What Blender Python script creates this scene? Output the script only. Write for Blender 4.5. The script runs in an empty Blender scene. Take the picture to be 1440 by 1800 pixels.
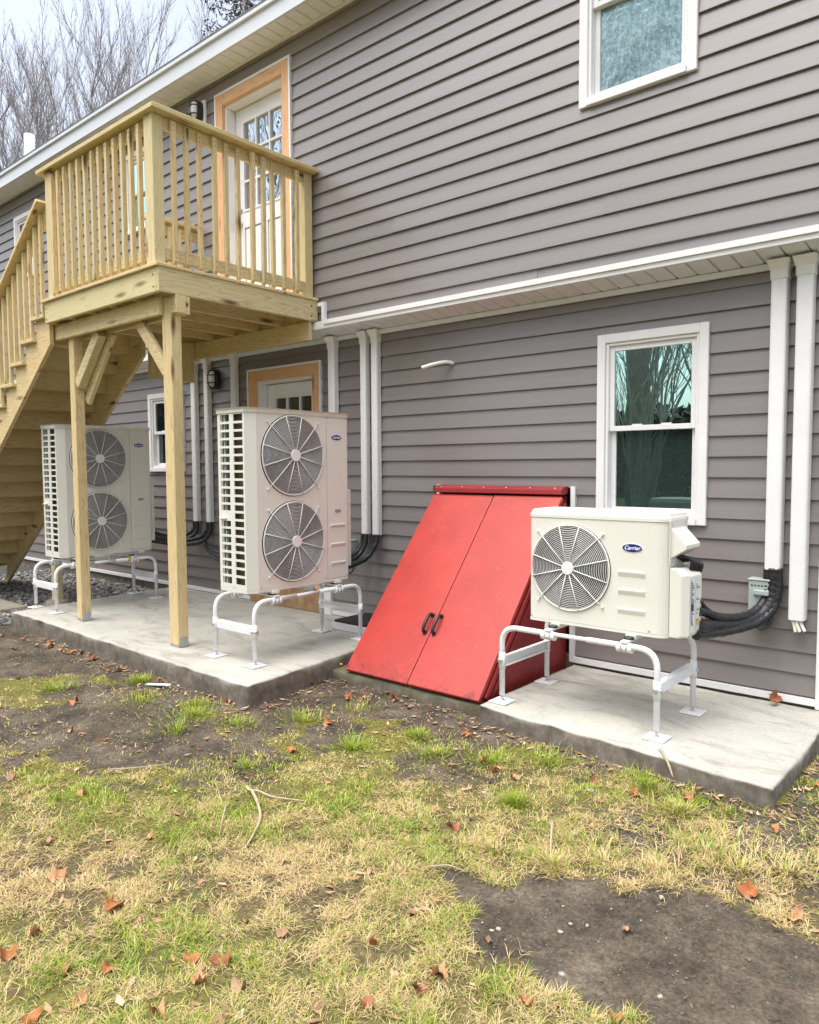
import bpy, bmesh, math, random
import numpy as np
from mathutils import Vector, Matrix
random.seed(7)
RNG = np.random.default_rng(11)
SC = bpy.context.scene
COL = SC.collection

# ------------------------------------------------------------------ camera
CAM_H = 1.63
yaw, pit, rol = math.radians(40.401), math.radians(-3.4695), math.radians(-0.2866)
F = Vector((-math.sin(yaw) * math.cos(pit), math.cos(yaw) * math.cos(pit), math.sin(pit)))
r0 = Vector((math.cos(yaw), math.sin(yaw), 0.0))
u0 = r0.cross(F)
R = r0 * math.cos(rol) + u0 * math.sin(rol)
U = R.cross(F)
cam_data = bpy.data.cameras.new('camera')
cam = bpy.data.objects.new('camera', cam_data)
COL.objects.link(cam)
cam.matrix_world = Matrix(((R.x, U.x, -F.x, 0.0), (R.y, U.y, -F.y, 0.0), (R.z, U.z, -F.z, CAM_H), (0, 0, 0, 1)))
cam_data.sensor_fit = 'HORIZONTAL'
cam_data.sensor_width = 36.0
cam_data.lens = 36.0 * 1299.57 / 1440.0
cam_data.clip_start = 0.05
cam_data.clip_end = 2000.0
SC.camera = cam

# ------------------------------------------------------------------ light
SUN_ELEV, SUN_AZ = math.radians(72), math.radians(196)     # azimuth clockwise from +Y
world = bpy.data.worlds.new('World')
SC.world = world
world.use_nodes = True
wn = world.node_tree
wn.nodes.clear()
wo = wn.nodes.new('ShaderNodeOutputWorld')
wb = wn.nodes.new('ShaderNodeBackground')
sky = wn.nodes.new('ShaderNodeTexSky')
sky.sky_type = 'NISHITA'
sky.sun_disc = False
sky.sun_elevation = SUN_ELEV
sky.sun_rotation = SUN_AZ
sky.air_density = 1.0
sky.dust_density = 4.0
sky.ozone_density = 1.0
hs = wn.nodes.new('ShaderNodeHueSaturation')
hs.inputs['Saturation'].default_value = 0.5
wn.links.new(sky.outputs[0], hs.inputs['Color'])
wn.links.new(hs.outputs[0], wb.inputs['Color'])
wb.inputs['Strength'].default_value = 0.13
wn.links.new(wb.outputs[0], wo.inputs['Surface'])
sl = bpy.data.lights.new('sun', 'SUN')
sun = bpy.data.objects.new('sun', sl)
COL.objects.link(sun)
sl.energy = 1.3
sl.angle = math.radians(70)
sl.color = (1.0, 0.96, 0.9)
sd = Vector((math.sin(SUN_AZ) * math.cos(SUN_ELEV), math.cos(SUN_AZ) * math.cos(SUN_ELEV), math.sin(SUN_ELEV)))
sun.rotation_euler = sd.to_track_quat('Z', 'Y').to_euler()
sun.location = (0, -5, 12)

SC.view_settings.view_transform = 'Standard'
SC.view_settings.look = 'None'
SC.view_settings.gamma = 1.0
SC.view_settings.use_curve_mapping = False
SC.view_settings.exposure = 1.38
SC.render.engine = 'CYCLES'
SC.cycles.use_denoising = True
SC.cycles.max_bounces = 8
SC.cycles.caustics_reflective = False
SC.cycles.caustics_refractive = False

# ------------------------------------------------------------------ materials
def nt(name):
    m = bpy.data.materials.new(name)
    m.use_nodes = True
    t = m.node_tree
    return m, t, t.nodes['Principled BSDF']

def N(t, typ, **kw):
    n = t.nodes.new(typ)
    for k, v in kw.items():
        if k in n.inputs.keys():
            n.inputs[k].default_value = v
        else:
            setattr(n, k, v)
    return n

def L(t, a, b):
    t.links.new(a, b)

def ramp(t, src, stops):
    r = t.nodes.new('ShaderNodeValToRGB')
    e = r.color_ramp.elements
    while len(e) < len(stops):
        e.new(0.5)
    for i, (p, c) in enumerate(stops):
        e[i].position = p
        e[i].color = (*c, 1) if len(c) == 3 else c
    L(t, src, r.inputs[0])
    return r

def mixc(t, fac, a, b, blend='MIX'):
    m = t.nodes.new('ShaderNodeMix')
    m.data_type = 'RGBA'
    m.blend_type = blend
    for sock, v in ((m.inputs['Factor'], fac), (m.inputs[6], a), (m.inputs[7], b)):
        if hasattr(v, 'is_linked'):
            L(t, v, sock)
        elif isinstance(v, (tuple, list)):
            sock.default_value = (*v, 1)
        else:
            sock.default_value = v
    return m.outputs[2]

def simple(name, col, rough=0.6, metal=0.0, var=0.08, scale=3.0, bump=0.0, bscale=60.0, spec=0.5, dirt=None, dscale=2.0, damt=0.5, coat=0.0):
    m, t, p = nt(name)
    tc = N(t, 'ShaderNodeTexCoord')
    n = N(t, 'ShaderNodeTexNoise', Scale=scale, Detail=5.0, Roughness=0.6)
    L(t, tc.outputs['Object'], n.inputs['Vector'])
    lo = tuple(c * (1 - var) for c in col)
    hi = tuple(min(1, c * (1 + var)) for c in col)
    out = ramp(t, n.outputs[0], [(0.3, lo), (0.7, hi)]).outputs[0]
    if dirt:
        n2 = N(t, 'ShaderNodeTexNoise', Scale=dscale, Detail=8.0, Roughness=0.7)
        L(t, tc.outputs['Object'], n2.inputs['Vector'])
        f = ramp(t, n2.outputs[0], [(0.5, (0, 0, 0)), (0.75, (damt, damt, damt))])
        out = mixc(t, f.outputs[0], out, dirt)
    L(t, out, p.inputs['Base Color'])
    p.inputs['Roughness'].default_value = rough
    p.inputs['Metallic'].default_value = metal
    p.inputs['Specular IOR Level'].default_value = spec
    if coat:
        p.inputs['Coat Weight'].default_value = coat
        p.inputs['Coat Roughness'].default_value = 0.15
    if bump:
        b = N(t, 'ShaderNodeTexNoise', Scale=bscale, Detail=4.0)
        L(t, tc.outputs['Object'], b.inputs['Vector'])
        bp = N(t, 'ShaderNodeBump', Strength=bump, Distance=0.004)
        L(t, b.outputs[0], bp.inputs['Height'])
        L(t, bp.outputs[0], p.inputs['Normal'])
    return m

def wood(name, axis, light, dark, knot=(0.12, 0.06, 0.02), green=(0.62, 0.575, 0.32), rough=0.7):
    m, t, p = nt(name)
    tc = N(t, 'ShaderNodeTexCoord')
    oi = N(t, 'ShaderNodeObjectInfo')
    off = N(t, 'ShaderNodeVectorMath', operation='SCALE')
    off.inputs[0].default_value = (13.1, 7.7, 5.3)
    L(t, oi.outputs['Random'], off.inputs['Scale'])
    add = N(t, 'ShaderNodeVectorMath', operation='ADD')
    L(t, tc.outputs['Object'], add.inputs[0])
    L(t, off.outputs[0], add.inputs[1])
    def stretch(along, cross):
        s = [cross] * 3
        s[axis] = along
        v = N(t, 'ShaderNodeVectorMath', operation='MULTIPLY')
        v.inputs[1].default_value = s
        L(t, add.outputs[0], v.inputs[0])
        return v.outputs[0]
    n0 = N(t, 'ShaderNodeTexNoise', Scale=1.0, Detail=3.0)
    L(t, stretch(0.9, 9.0), n0.inputs['Vector'])
    # growth rings: a saw of the slow noise
    mul = N(t, 'ShaderNodeMath', operation='MULTIPLY')
    mul.inputs[1].default_value = 14.0
    L(t, n0.outputs[0], mul.inputs[0])
    fr = N(t, 'ShaderNodeMath', operation='FRACT')
    L(t, mul.outputs[0], fr.inputs[0])
    n1 = N(t, 'ShaderNodeTexNoise', Scale=1.0, Detail=4.0)
    L(t, stretch(3.0, 120.0), n1.inputs['Vector'])
    rings = ramp(t, fr.outputs[0], [(0.0, (0.1, 0.1, 0.1)), (0.62, (0.35, 0.35, 0.35)), (0.86, (1, 1, 1)), (1.0, (0.15, 0.15, 0.15))])
    av = N(t, 'ShaderNodeMath', operation='MULTIPLY_ADD')
    av.inputs[1].default_value = 0.55
    L(t, n1.outputs[0], av.inputs[0])
    sc = N(t, 'ShaderNodeMath', operation='MULTIPLY')
    sc.inputs[1].default_value = 0.55
    L(t, rings.outputs[0], sc.inputs[0])
    L(t, sc.outputs[0], av.inputs[2])
    base = ramp(t, av.outputs[0], [(0.2, light), (0.85, dark)]).outputs[0]
    tint = ramp(t, oi.outputs['Random'], [(0.0, (0.9, 0.96, 1.0)), (0.3, (1.06, 1.04, 1.02)), (0.55, (1.05, 0.96, 0.9)), (0.8, (0.98, 0.92, 0.86)), (1.0, (1.05, 1.05, 1.08))])
    base = mixc(t, 1.0, base, tint.outputs[0], 'MULTIPLY')
    n2 = N(t, 'ShaderNodeTexNoise', Scale=1.0, Detail=2.0)
    L(t, stretch(0.7, 2.5), n2.inputs['Vector'])
    gm = N(t, 'ShaderNodeMath', operation='MULTIPLY_ADD', use_clamp=True)
    gm.inputs[1].default_value = 0.75
    gm.inputs[2].default_value = -0.12
    L(t, n2.outputs[0], gm.inputs[0])
    gr = N(t, 'ShaderNodeMath', operation='MULTIPLY', use_clamp=True)
    L(t, gm.outputs[0], gr.inputs[0])
    rr = N(t, 'ShaderNodeMath', operation='MULTIPLY_ADD')
    rr.inputs[1].default_value = 1.7
    rr.inputs[2].default_value = 0.1
    L(t, oi.outputs['Random'], rr.inputs[0])
    L(t, rr.outputs[0], gr.inputs[1])
    base = mixc(t, gr.outputs[0], base, green)
    vo = N(t, 'ShaderNodeTexVoronoi', Scale=1.0)
    L(t, stretch(1.6, 7.0), vo.inputs['Vector'])
    kf = ramp(t, vo.outputs['Distance'], [(0.06, (0.95, 0.95, 0.95)), (0.2, (0, 0, 0))])
    base = mixc(t, kf.outputs[0], base, knot)
    L(t, base, p.inputs['Base Color'])
    p.inputs['Roughness'].default_value = rough
    p.inputs['Specular IOR Level'].default_value = 0.25
    bp = N(t, 'ShaderNodeBump', Strength=0.25, Distance=0.002)
    L(t, n1.outputs[0], bp.inputs['Height'])
    L(t, bp.outputs[0], p.inputs['Normal'])
    return m

PT_L, PT_D = (0.74, 0.61, 0.36), (0.50, 0.37, 0.185)
WX = wood('treated_pine_x', 0, PT_L, PT_D)
WY = wood('treated_pine_y', 1, PT_L, PT_D)
WZ = wood('treated_pine_z', 2, PT_L, PT_D)
CX = wood('pine_casing_x', 0, (0.74, 0.48, 0.28), (0.56, 0.31, 0.15), green=(0.7, 0.44, 0.25))
CZ = wood('pine_casing_z', 2, (0.74, 0.48, 0.28), (0.56, 0.31, 0.15), green=(0.7, 0.44, 0.25))

def siding_mat():
    m, t, p = nt('vinyl_siding')
    tc = N(t, 'ShaderNodeTexCoord')
    oi = N(t, 'ShaderNodeObjectInfo')
    mp = N(t, 'ShaderNodeVectorMath', operation='MULTIPLY')
    mp.inputs[1].default_value = (1.2, 1.0, 30.0)
    L(t, tc.outputs['Object'], mp.inputs[0])
    n = N(t, 'ShaderNodeTexNoise', Scale=1.0, Detail=6.0, Roughness=0.6)
    L(t, mp.outputs[0], n.inputs['Vector'])
    c = ramp(t, n.outputs[0], [(0.3, (0.186, 0.167, 0.160)), (0.7, (0.208, 0.188, 0.181))]).outputs[0]
    # splashed mud and lint low on the wall
    v = N(t, 'ShaderNodeTexVoronoi', Scale=11.0)
    L(t, tc.outputs['Object'], v.inputs['Vector'])
    sp = ramp(t, v.outputs['Distance'], [(0.05, (0.6, 0.6, 0.6)), (0.09, (0, 0, 0))])
    sx = N(t, 'ShaderNodeSeparateXYZ')
    L(t, tc.outputs['Object'], sx.inputs[0])
    hz = N(t, 'ShaderNodeMapRange')
    hz.inputs[1].default_value = 0.15
    hz.inputs[2].default_value = 0.75
    hz.inputs[3].default_value = 0.7
    hz.inputs[4].default_value = 0.0
    L(t, sx.outputs['Z'], hz.inputs[0])
    mm = N(t, 'ShaderNodeMath', operation='MULTIPLY')
    L(t, sp.outputs[0], mm.inputs[0])
    L(t, hz.outputs[0], mm.inputs[1])
    c = mixc(t, mm.outputs[0], c, (0.35, 0.32, 0.29))
    tn = ramp(t, oi.outputs['Random'], [(0.0, (0.93, 0.93, 0.93)), (1.0, (1.06, 1.05, 1.05))])
    c = mixc(t, 1.0, c, tn.outputs[0], 'MULTIPLY')
    L(t, c, p.inputs['Base Color'])
    p.inputs['Roughness'].default_value = 0.36
    p.inputs['Specular IOR Level'].default_value = 1.0
    mp2 = N(t, 'ShaderNodeVectorMath', operation='MULTIPLY')
    mp2.inputs[1].default_value = (3.0, 1.0, 180.0)
    L(t, tc.outputs['Object'], mp2.inputs[0])
    n2 = N(t, 'ShaderNodeTexNoise', Scale=1.0, Detail=3.0)
    L(t, mp2.outputs[0], n2.inputs['Vector'])
    b = N(t, 'ShaderNodeBump', Strength=0.12, Distance=0.002)
    L(t, n2.outputs[0], b.inputs['Height'])
    L(t, b.outputs[0], p.inputs['Normal'])
    return m
SIDING = siding_mat()
WHITE = simple('white_trim', (0.78, 0.78, 0.78), 0.42, var=0.03, dirt=(0.5, 0.48, 0.44), damt=0.18, dscale=4)
SOFFIT = simple('soffit_vinyl', (0.75, 0.78, 0.83), 0.5, var=0.04, dirt=(0.35, 0.33, 0.3), damt=0.25, dscale=1.5)
FASCIA = simple('fascia_aluminium', (0.64, 0.68, 0.72), 0.38, var=0.03, scale=1.0)
DOORW = simple('door_paint', (0.78, 0.79, 0.8), 0.35, var=0.02)
SHINGLE = simple('shingle', (0.06, 0.06, 0.065), 0.9, var=0.3, scale=30, bump=0.6)
CREAM = simple('unit_enamel', (0.72, 0.71, 0.64), 0.42, var=0.02, spec=0.3, dirt=(0.6, 0.56, 0.48), damt=0.15, dscale=3)
GRILLE = simple('guard_wire', (0.78, 0.775, 0.74), 0.4, var=0.02)
STANDW = simple('stand_powder_coat', (0.76, 0.77, 0.78), 0.35, var=0.03, dirt=(0.55, 0.53, 0.5), damt=0.25, dscale=9)
STEEL = simple('galvanised_steel', (0.5, 0.52, 0.53), 0.4, metal=0.7, var=0.12, scale=12)
DARK = simple('dark_plastic', (0.02, 0.02, 0.022), 0.5, var=0.2)
FANM = simple('fan_plastic', (0.06, 0.066, 0.115), 0.4, var=0.15)
SHROUD = simple('shroud_inside', (0.014, 0.016, 0.032), 0.6, var=0.15)
COIL = simple('condenser_coil', (0.09, 0.085, 0.045), 0.5, metal=0.3, var=0.3, scale=40, bump=0.4, bscale=200)
RUBBER = simple('black_insulation', (0.016, 0.017, 0.019), 0.42, var=0.4, scale=30, bump=1.0, bscale=55)
CABLE = simple('grey_conduit', (0.05, 0.065, 0.07), 0.45, var=0.15)
WIREW = simple('white_cable', (0.75, 0.72, 0.62), 0.45, var=0.05)
GREYBOX = simple('grey_enclosure', (0.36, 0.42, 0.4), 0.45, var=0.05)
BRONZE = simple('handle_iron', (0.025, 0.02, 0.018), 0.45, var=0.3, scale=40)
BLUE = simple('badge_blue', (0.012, 0.02, 0.2), 0.3, var=0.03)
INK = simple('badge_white', (0.85, 0.86, 0.88), 0.4, var=0.01)
PAPER = simple('label_paper', (0.75, 0.78, 0.8), 0.5, var=0.05, scale=30)
INKB = simple('label_ink', (0.03, 0.03, 0.035), 0.6, var=0.1)
YEL = simple('yellow_tape', (0.7, 0.48, 0.06), 0.5, var=0.08)
LENS = simple('lamp_glass', (0.6, 0.64, 0.66), 0.25, var=0.05)
MUTE = simple('sill_wood', (0.33, 0.2, 0.1), 0.8, var=0.3, scale=14, bump=0.6, dirt=(0.5, 0.38, 0.24), dscale=9, damt=0.7)

def red_mat(name, col, worn):
    m, t, p = nt(name)
    tc = N(t, 'ShaderNodeTexCoord')
    n = N(t, 'ShaderNodeTexNoise', Scale=2.5, Detail=6.0, Roughness=0.65)
    L(t, tc.outputs['Object'], n.inputs['Vector'])
    c = ramp(t, n.outputs[0], [(0.28, tuple(x * 0.8 for x in col)), (0.72, tuple(min(1, x * 1.14) for x in col))]).outputs[0]
    n2 = N(t, 'ShaderNodeTexNoise', Scale=9.0, Detail=9.0, Roughness=0.75, Distortion=0.6)
    L(t, tc.outputs['Object'], n2.inputs['Vector'])
    f = ramp(t, n2.outputs[0], [(0.55, (0, 0, 0)), (0.68, (worn, worn, worn))])
    c = mixc(t, f.outputs[0], c, (0.46, 0.13, 0.10))
    n3 = N(t, 'ShaderNodeTexNoise', Scale=14.0, Detail=8.0, Roughness=0.8)
    L(t, tc.outputs['Object'], n3.inputs['Vector'])
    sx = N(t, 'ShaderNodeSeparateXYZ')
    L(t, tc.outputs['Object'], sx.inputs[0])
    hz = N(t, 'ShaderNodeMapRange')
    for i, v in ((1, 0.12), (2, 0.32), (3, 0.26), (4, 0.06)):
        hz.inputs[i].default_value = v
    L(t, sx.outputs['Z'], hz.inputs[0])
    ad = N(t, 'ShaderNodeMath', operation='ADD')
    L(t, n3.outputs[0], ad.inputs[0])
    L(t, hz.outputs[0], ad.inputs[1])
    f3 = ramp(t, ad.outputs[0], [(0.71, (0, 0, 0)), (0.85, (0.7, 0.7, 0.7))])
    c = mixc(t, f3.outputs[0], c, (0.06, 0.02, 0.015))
    v = N(t, 'ShaderNodeTexVoronoi', Scale=16.0)
    L(t, tc.outputs['Object'], v.inputs['Vector'])
    f4 = ramp(t, v.outputs['Distance'], [(0.035, (0.5, 0.5, 0.5)), (0.07, (0, 0, 0))])
    c = mixc(t, f4.outputs[0], c, (0.62, 0.4, 0.36))
    L(t, c, p.inputs['Base Color'])
    p.inputs['Roughness'].default_value = 0.42
    p.inputs['Specular IOR Level'].default_value = 0.4
    b = N(t, 'ShaderNodeBump', Strength=0.15, Distance=0.003)
    L(t, n.outputs[0], b.inputs['Height'])
    L(t, b.outputs[0], p.inputs['Normal'])
    return m
RED = red_mat('red_door_paint', (0.42, 0.044, 0.036), 0.32)
MAROON = red_mat('maroon_frame_paint', (0.26, 0.022, 0.024), 0.1)

def concrete_mat(name, col, moss=0.0, stain=0.5, dk=1.0):
    m, t, p = nt(name)
    tc = N(t, 'ShaderNodeTexCoord')
    n = N(t, 'ShaderNodeTexNoise', Scale=2.2, Detail=8.0, Roughness=0.65)
    L(t, tc.outputs['Object'], n.inputs['Vector'])
    c = ramp(t, n.outputs[0], [(0.25, tuple(x * 0.78 for x in col)), (0.55, col), (0.8, tuple(min(1, x * 1.15) for x in col))]).outputs[0]
    n2 = N(t, 'ShaderNodeTexNoise', Scale=3.0, Detail=6.0, Roughness=0.7, Distortion=1.2)
    mp = N(t, 'ShaderNodeVectorMath', operation='MULTIPLY')
    mp.inputs[1].default_value = (0.7, 1.6, 1.0)
    L(t, tc.outputs['Object'], mp.inputs[0])
    L(t, mp.outputs[0], n2.inputs['Vector'])
    f = ramp(t, n2.outputs[0], [(0.5, (0, 0, 0)), (0.72, (stain, stain, stain))])
    c = mixc(t, f.outputs[0], c, (0.15, 0.13, 0.10))
    # weathered edge: the cast face of a slab is browner than its trowelled top
    n5 = N(t, 'ShaderNodeTexNoise', Scale=55.0, Detail=6.0, Roughness=0.8)
    L(t, tc.outputs['Object'], n5.inputs['Vector'])
    g5 = ramp(t, n5.outputs[0], [(0.3, (0.8, 0.79, 0.78)), (0.5, (1, 1, 1)), (0.7, (1.08, 1.08, 1.08))])
    c = mixc(t, 1.0, c, g5.outputs[0], 'MULTIPLY')
    v5 = N(t, 'ShaderNodeTexVoronoi', Scale=34.0)
    L(t, tc.outputs['Object'], v5.inputs['Vector'])
    p5 = ramp(t, v5.outputs['Distance'], [(0.06, (0.8, 0.8, 0.8)), (0.1, (0, 0, 0))])
    c = mixc(t, p5.outputs[0], c, tuple(q * 0.5 for q in col))
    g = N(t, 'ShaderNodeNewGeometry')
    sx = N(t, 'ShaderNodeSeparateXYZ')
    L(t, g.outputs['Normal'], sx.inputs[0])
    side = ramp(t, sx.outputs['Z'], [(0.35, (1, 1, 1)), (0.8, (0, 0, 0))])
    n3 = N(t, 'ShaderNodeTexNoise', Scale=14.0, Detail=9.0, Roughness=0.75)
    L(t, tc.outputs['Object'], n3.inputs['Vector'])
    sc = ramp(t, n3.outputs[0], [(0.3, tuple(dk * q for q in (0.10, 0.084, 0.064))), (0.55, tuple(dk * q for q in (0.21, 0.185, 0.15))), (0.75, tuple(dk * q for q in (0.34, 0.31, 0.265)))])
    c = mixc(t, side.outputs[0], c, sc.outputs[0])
    if moss:
        n4 = N(t, 'ShaderNodeTexNoise', Scale=6.0, Detail=7.0, Roughness=0.7)
        L(t, tc.outputs['Object'], n4.inputs['Vector'])
        f4 = ramp(t, n4.outputs[0], [(0.4, (0, 0, 0)), (0.65, (moss, moss, moss))])
        c = mixc(t, f4.outputs[0], c, (0.07, 0.075, 0.02))
    L(t, c, p.inputs['Base Color'])
    p.inputs['Roughness'].default_value = 0.85
    p.inputs['Specular IOR Level'].default_value = 0.25
    b = N(t, 'ShaderNodeBump', Strength=0.5, Distance=0.006)
    L(t, n3.outputs[0], b.inputs['Height'])
    L(t, b.outputs[0], p.inputs['Normal'])
    return m
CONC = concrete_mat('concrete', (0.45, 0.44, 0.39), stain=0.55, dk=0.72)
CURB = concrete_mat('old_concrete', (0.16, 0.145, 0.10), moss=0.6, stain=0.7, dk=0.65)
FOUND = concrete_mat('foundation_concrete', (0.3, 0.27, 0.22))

def glass_mat(name, fac, tint, dark, wob=0.02, rough=0.0, wscale=2.0, streak=None):
    m, t, p = nt(name)
    out = t.nodes['Material Output']
    tc = N(t, 'ShaderNodeTexCoord')
    n = N(t, 'ShaderNodeTexNoise', Scale=wscale, Detail=2.0)
    L(t, tc.outputs['Object'], n.inputs['Vector'])
    b = N(t, 'ShaderNodeBump', Strength=wob, Distance=0.05)
    L(t, n.outputs[0], b.inputs['Height'])
    g = N(t, 'ShaderNodeBsdfGlossy', Roughness=rough)
    g.inputs['Color'].default_value = (*tint, 1)
    L(t, b.outputs[0], g.inputs['Normal'])
    p.inputs['Base Color'].default_value = (*dark, 1)
    if streak:
        sv = N(t, 'ShaderNodeVectorMath', operation='MULTIPLY')
        sv.inputs[1].default_value = (38.0, 1.0, 15.0)
        L(t, tc.outputs['Object'], sv.inputs[0])
        sn = N(t, 'ShaderNodeTexNoise', Scale=1.0, Detail=5.0, Roughness=0.6, Distortion=0.8)
        L(t, sv.outputs[0], sn.inputs['Vector'])
        s2 = N(t, 'ShaderNodeTexNoise', Scale=4.0, Detail=2.0)
        L(t, tc.outputs['Object'], s2.inputs['Vector'])
        sa = N(t, 'ShaderNodeMath', operation='MULTIPLY_ADD')
        sa.inputs[1].default_value = 0.7
        L(t, s2.outputs[0], sa.inputs[0])
        L(t, sn.outputs[0], sa.inputs[2])
        sr = ramp(t, sa.outputs[0], [(0.62, dark), (0.84, tuple((a_ + b_) / 2 for a_, b_ in zip(dark, streak))), (1.05, streak)])
        L(t, sr.outputs[0], p.inputs['Base Color'])
    p.inputs['Roughness'].default_value = 0.6
    p.inputs['Specular IOR Level'].default_value = 0.0
    mx = N(t, 'ShaderNodeMixShader')
    mx.inputs[0].default_value = fac
    L(t, p.outputs[0], mx.inputs[1])
    L(t, g.outputs[0], mx.inputs[2])
    L(t, mx.outputs[0], out.inputs['Surface'])
    return m
GLASS = glass_mat('coated_glass', 0.85, (0.58, 0.88, 0.80), (0.01, 0.018, 0.017))
SCREEN = glass_mat('screened_glass', 0.2, (0.5, 0.85, 0.76), (0.026, 0.042, 0.038))
RAINGLASS = glass_mat('frosted_glass', 0.2, (0.6, 0.9, 0.92), (0.065, 0.09, 0.097), wob=0.12, rough=0.12, wscale=20.0, streak=(0.27, 0.35, 0.37))
DARKGLASS = glass_mat('dark_glass', 0.22, (0.8, 0.95, 1.0), (0.012, 0.016, 0.018))
DOORGLASS = glass_mat('door_glass', 0.6, (0.85, 0.95, 1.0), (0.02, 0.025, 0.03), wob=0.05)

# ------------------------------------------------------------------ mesh helpers
class MB:
    def __init__(s):
        s.v, s.f, s.m, s.sm = [], [], [], []
        s.mi, s.smooth = 0, False
    def face(s, idx):
        s.f.append(tuple(idx)); s.m.append(s.mi); s.sm.append(s.smooth)
    def box(s, x0, x1, y0, y1, z0, z1):
        b = len(s.v)
        s.v += [(x, y, z) for z in (z0, z1) for y in (y0, y1) for x in (x0, x1)]
        for q in ((0, 2, 3, 1), (4, 5, 7, 6), (0, 1, 5, 4), (2, 6, 7, 3), (0, 4, 6, 2), (1, 3, 7, 5)):
            s.face([b + i for i in q])
        return s
    def obox(s, p0, p1, w, h, up=(0, 0, 1)):
        """bar from p0 to p1, w across and h along the up direction"""
        p0, p1 = Vector(p0), Vector(p1)
        d = (p1 - p0).normalized()
        sd_ = d.cross(Vector(up)).normalized()
        u_ = sd_.cross(d).normalized()
        b = len(s.v)
        for p in (p0, p1):
            for a, c in ((-1, -1), (1, -1), (1, 1), (-1, 1)):
                s.v.append(tuple(p + sd_ * (a * w / 2) + u_ * (c * h / 2)))
        for q in ((0, 1, 2, 3), (4, 7, 6, 5), (0, 4, 5, 1), (1, 5, 6, 2), (2, 6, 7, 3), (3, 7, 4, 0)):
            s.face([b + i for i in q])
        return s
    def prism(s, pts, axis, a0, a1):
        """closed outline pts (2-D in the two other axes, in order) pushed from a0 to a1"""
        b, n = len(s.v), len(pts)
        for a in (a0, a1):
            for p in pts:
                q = list(p); q.insert(axis, a); s.v.append(tuple(q))
        s.face([b + i for i in range(n)][::-1]); s.face([b + n + i for i in range(n)])
        for i in range(n):
            j = (i + 1) % n
            s.face([b + i, b + j, b + n + j, b + n + i])
        return s
    def tube(s, pts, r, n=8, caps=True):
        pts = [Vector(p) for p in pts]
        rr = r if isinstance(r, (list, tuple)) else [r] * len(pts)
        b = len(s.v); k = len(pts); ref = None
        o = s.smooth; s.smooth = True
        for i, p in enumerate(pts):
            d = (pts[min(i + 1, k - 1)] - pts[max(i - 1, 0)]).normalized()
            if ref is None:
                ref = Vector((0, 0, 1)) if abs(d.z) < 0.9 else Vector((1, 0, 0))
            a = (ref - d * ref.dot(d))
            if a.length < 1e-4:
                a = d.orthogonal()
            a.normalize(); ref = a
            c = d.cross(a)
            for j in range(n):
                t = 2 * math.pi * j / n
                s.v.append(tuple(p + (a * math.cos(t) + c * math.sin(t)) * rr[i]))
        for i in range(k - 1):
            for j in range(n):
                j2 = (j + 1) % n
                s.face([b + i * n + j, b + i * n + j2, b + (i + 1) * n + j2, b + (i + 1) * n + j])
        s.smooth = o
        if caps:
            s.face([b + j for j in range(n)][::-1]); s.face([b + (k - 1) * n + j for j in range(n)])
        return s
    def disc(s, c, nrm, r0_, r1_, t, n=24):
        s.tube([Vector(c), Vector(c) + Vector(nrm).normalized() * t], [r0_, r1_], n)
        return s
    def build(s, name, mat, parent=None, bevel=0.0, seg=1):
        me = bpy.data.meshes.new(name)
        me.from_pydata(s.v, [], s.f)
        mats = mat if isinstance(mat, (list, tuple)) else [mat]
        for m in mats:
            me.materials.append(m)
        me.polygons.foreach_set('material_index', s.m)
        me.polygons.foreach_set('use_smooth', s.sm)
        me.update()
        o = bpy.data.objects.new(name, me)
        COL.objects.link(o)
        if parent is not None:
            o.parent = parent
            base = parent
            while base.parent is not None:
                base = base.parent
            if base is parent:
                o.matrix_parent_inverse = Matrix.Translation(-Vector(parent.location))
        if bevel:
            b = o.modifiers.new('edge', 'BEVEL')
            b.width = bevel; b.segments = seg; b.limit_method = 'ANGLE'
            b.angle_limit = math.radians(40)
        return o

def box(name, mat, parent, x0, x1, y0, y1, z0, z1, bevel=0.0, seg=1):
    return MB().box(x0, x1, y0, y1, z0, z1).build(name, mat, parent, bevel, seg)

def tag(o, label, cat, group=None, kind=None):
    if label: o['label'] = label
    if cat: o['category'] = cat
    if group: o['group'] = group
    if kind: o['kind'] = kind
    return o

def thing(name, label, cat, loc, group=None):
    o = bpy.data.objects.new(name, None)
    o.empty_display_size = 0.2
    COL.objects.link(o)
    o.location = loc
    return tag(o, label, cat, group)

def copy_tree(o, delta=(0, 0, 0), parent=None):
    c = o.copy(); COL.objects.link(c)
    if parent is None:
        c.location = Vector(o.location) + Vector(delta)
    else:
        c.parent = parent
        c.matrix_parent_inverse = o.matrix_parent_inverse.copy()
    for ch in list(o.children):
        copy_tree(ch, parent=c)
    return c

def bend(corner, a, b, r, n=6):
    """points of a fillet at corner between directions towards a and b"""
    c, a, b = Vector(corner), Vector(a), Vector(b)
    da, db = (a - c).normalized(), (b - c).normalized()
    p, q = c + da * r, c + db * r
    return [p * (1 - t) ** 2 + c * 2 * t * (1 - t) + q * t * t for t in [i / n for i in range(n + 1)]]

def curve(pts, n=8):
    """Catmull-Rom through pts"""
    P = [Vector(p) for p in pts]
    P = [P[0] * 2 - P[1]] + P + [P[-1] * 2 - P[-2]]
    out = []
    for i in range(1, len(P) - 2):
        a, b, c, d = P[i - 1:i + 3]
        for k in range(n):
            t = k / n
            out.append(0.5 * ((2 * b) + (c - a) * t + (2 * a - 5 * b + 4 * c - d) * t * t + (-a + 3 * b - 3 * c + d) * t ** 3))
    out.append(P[-2])
    return out

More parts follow.
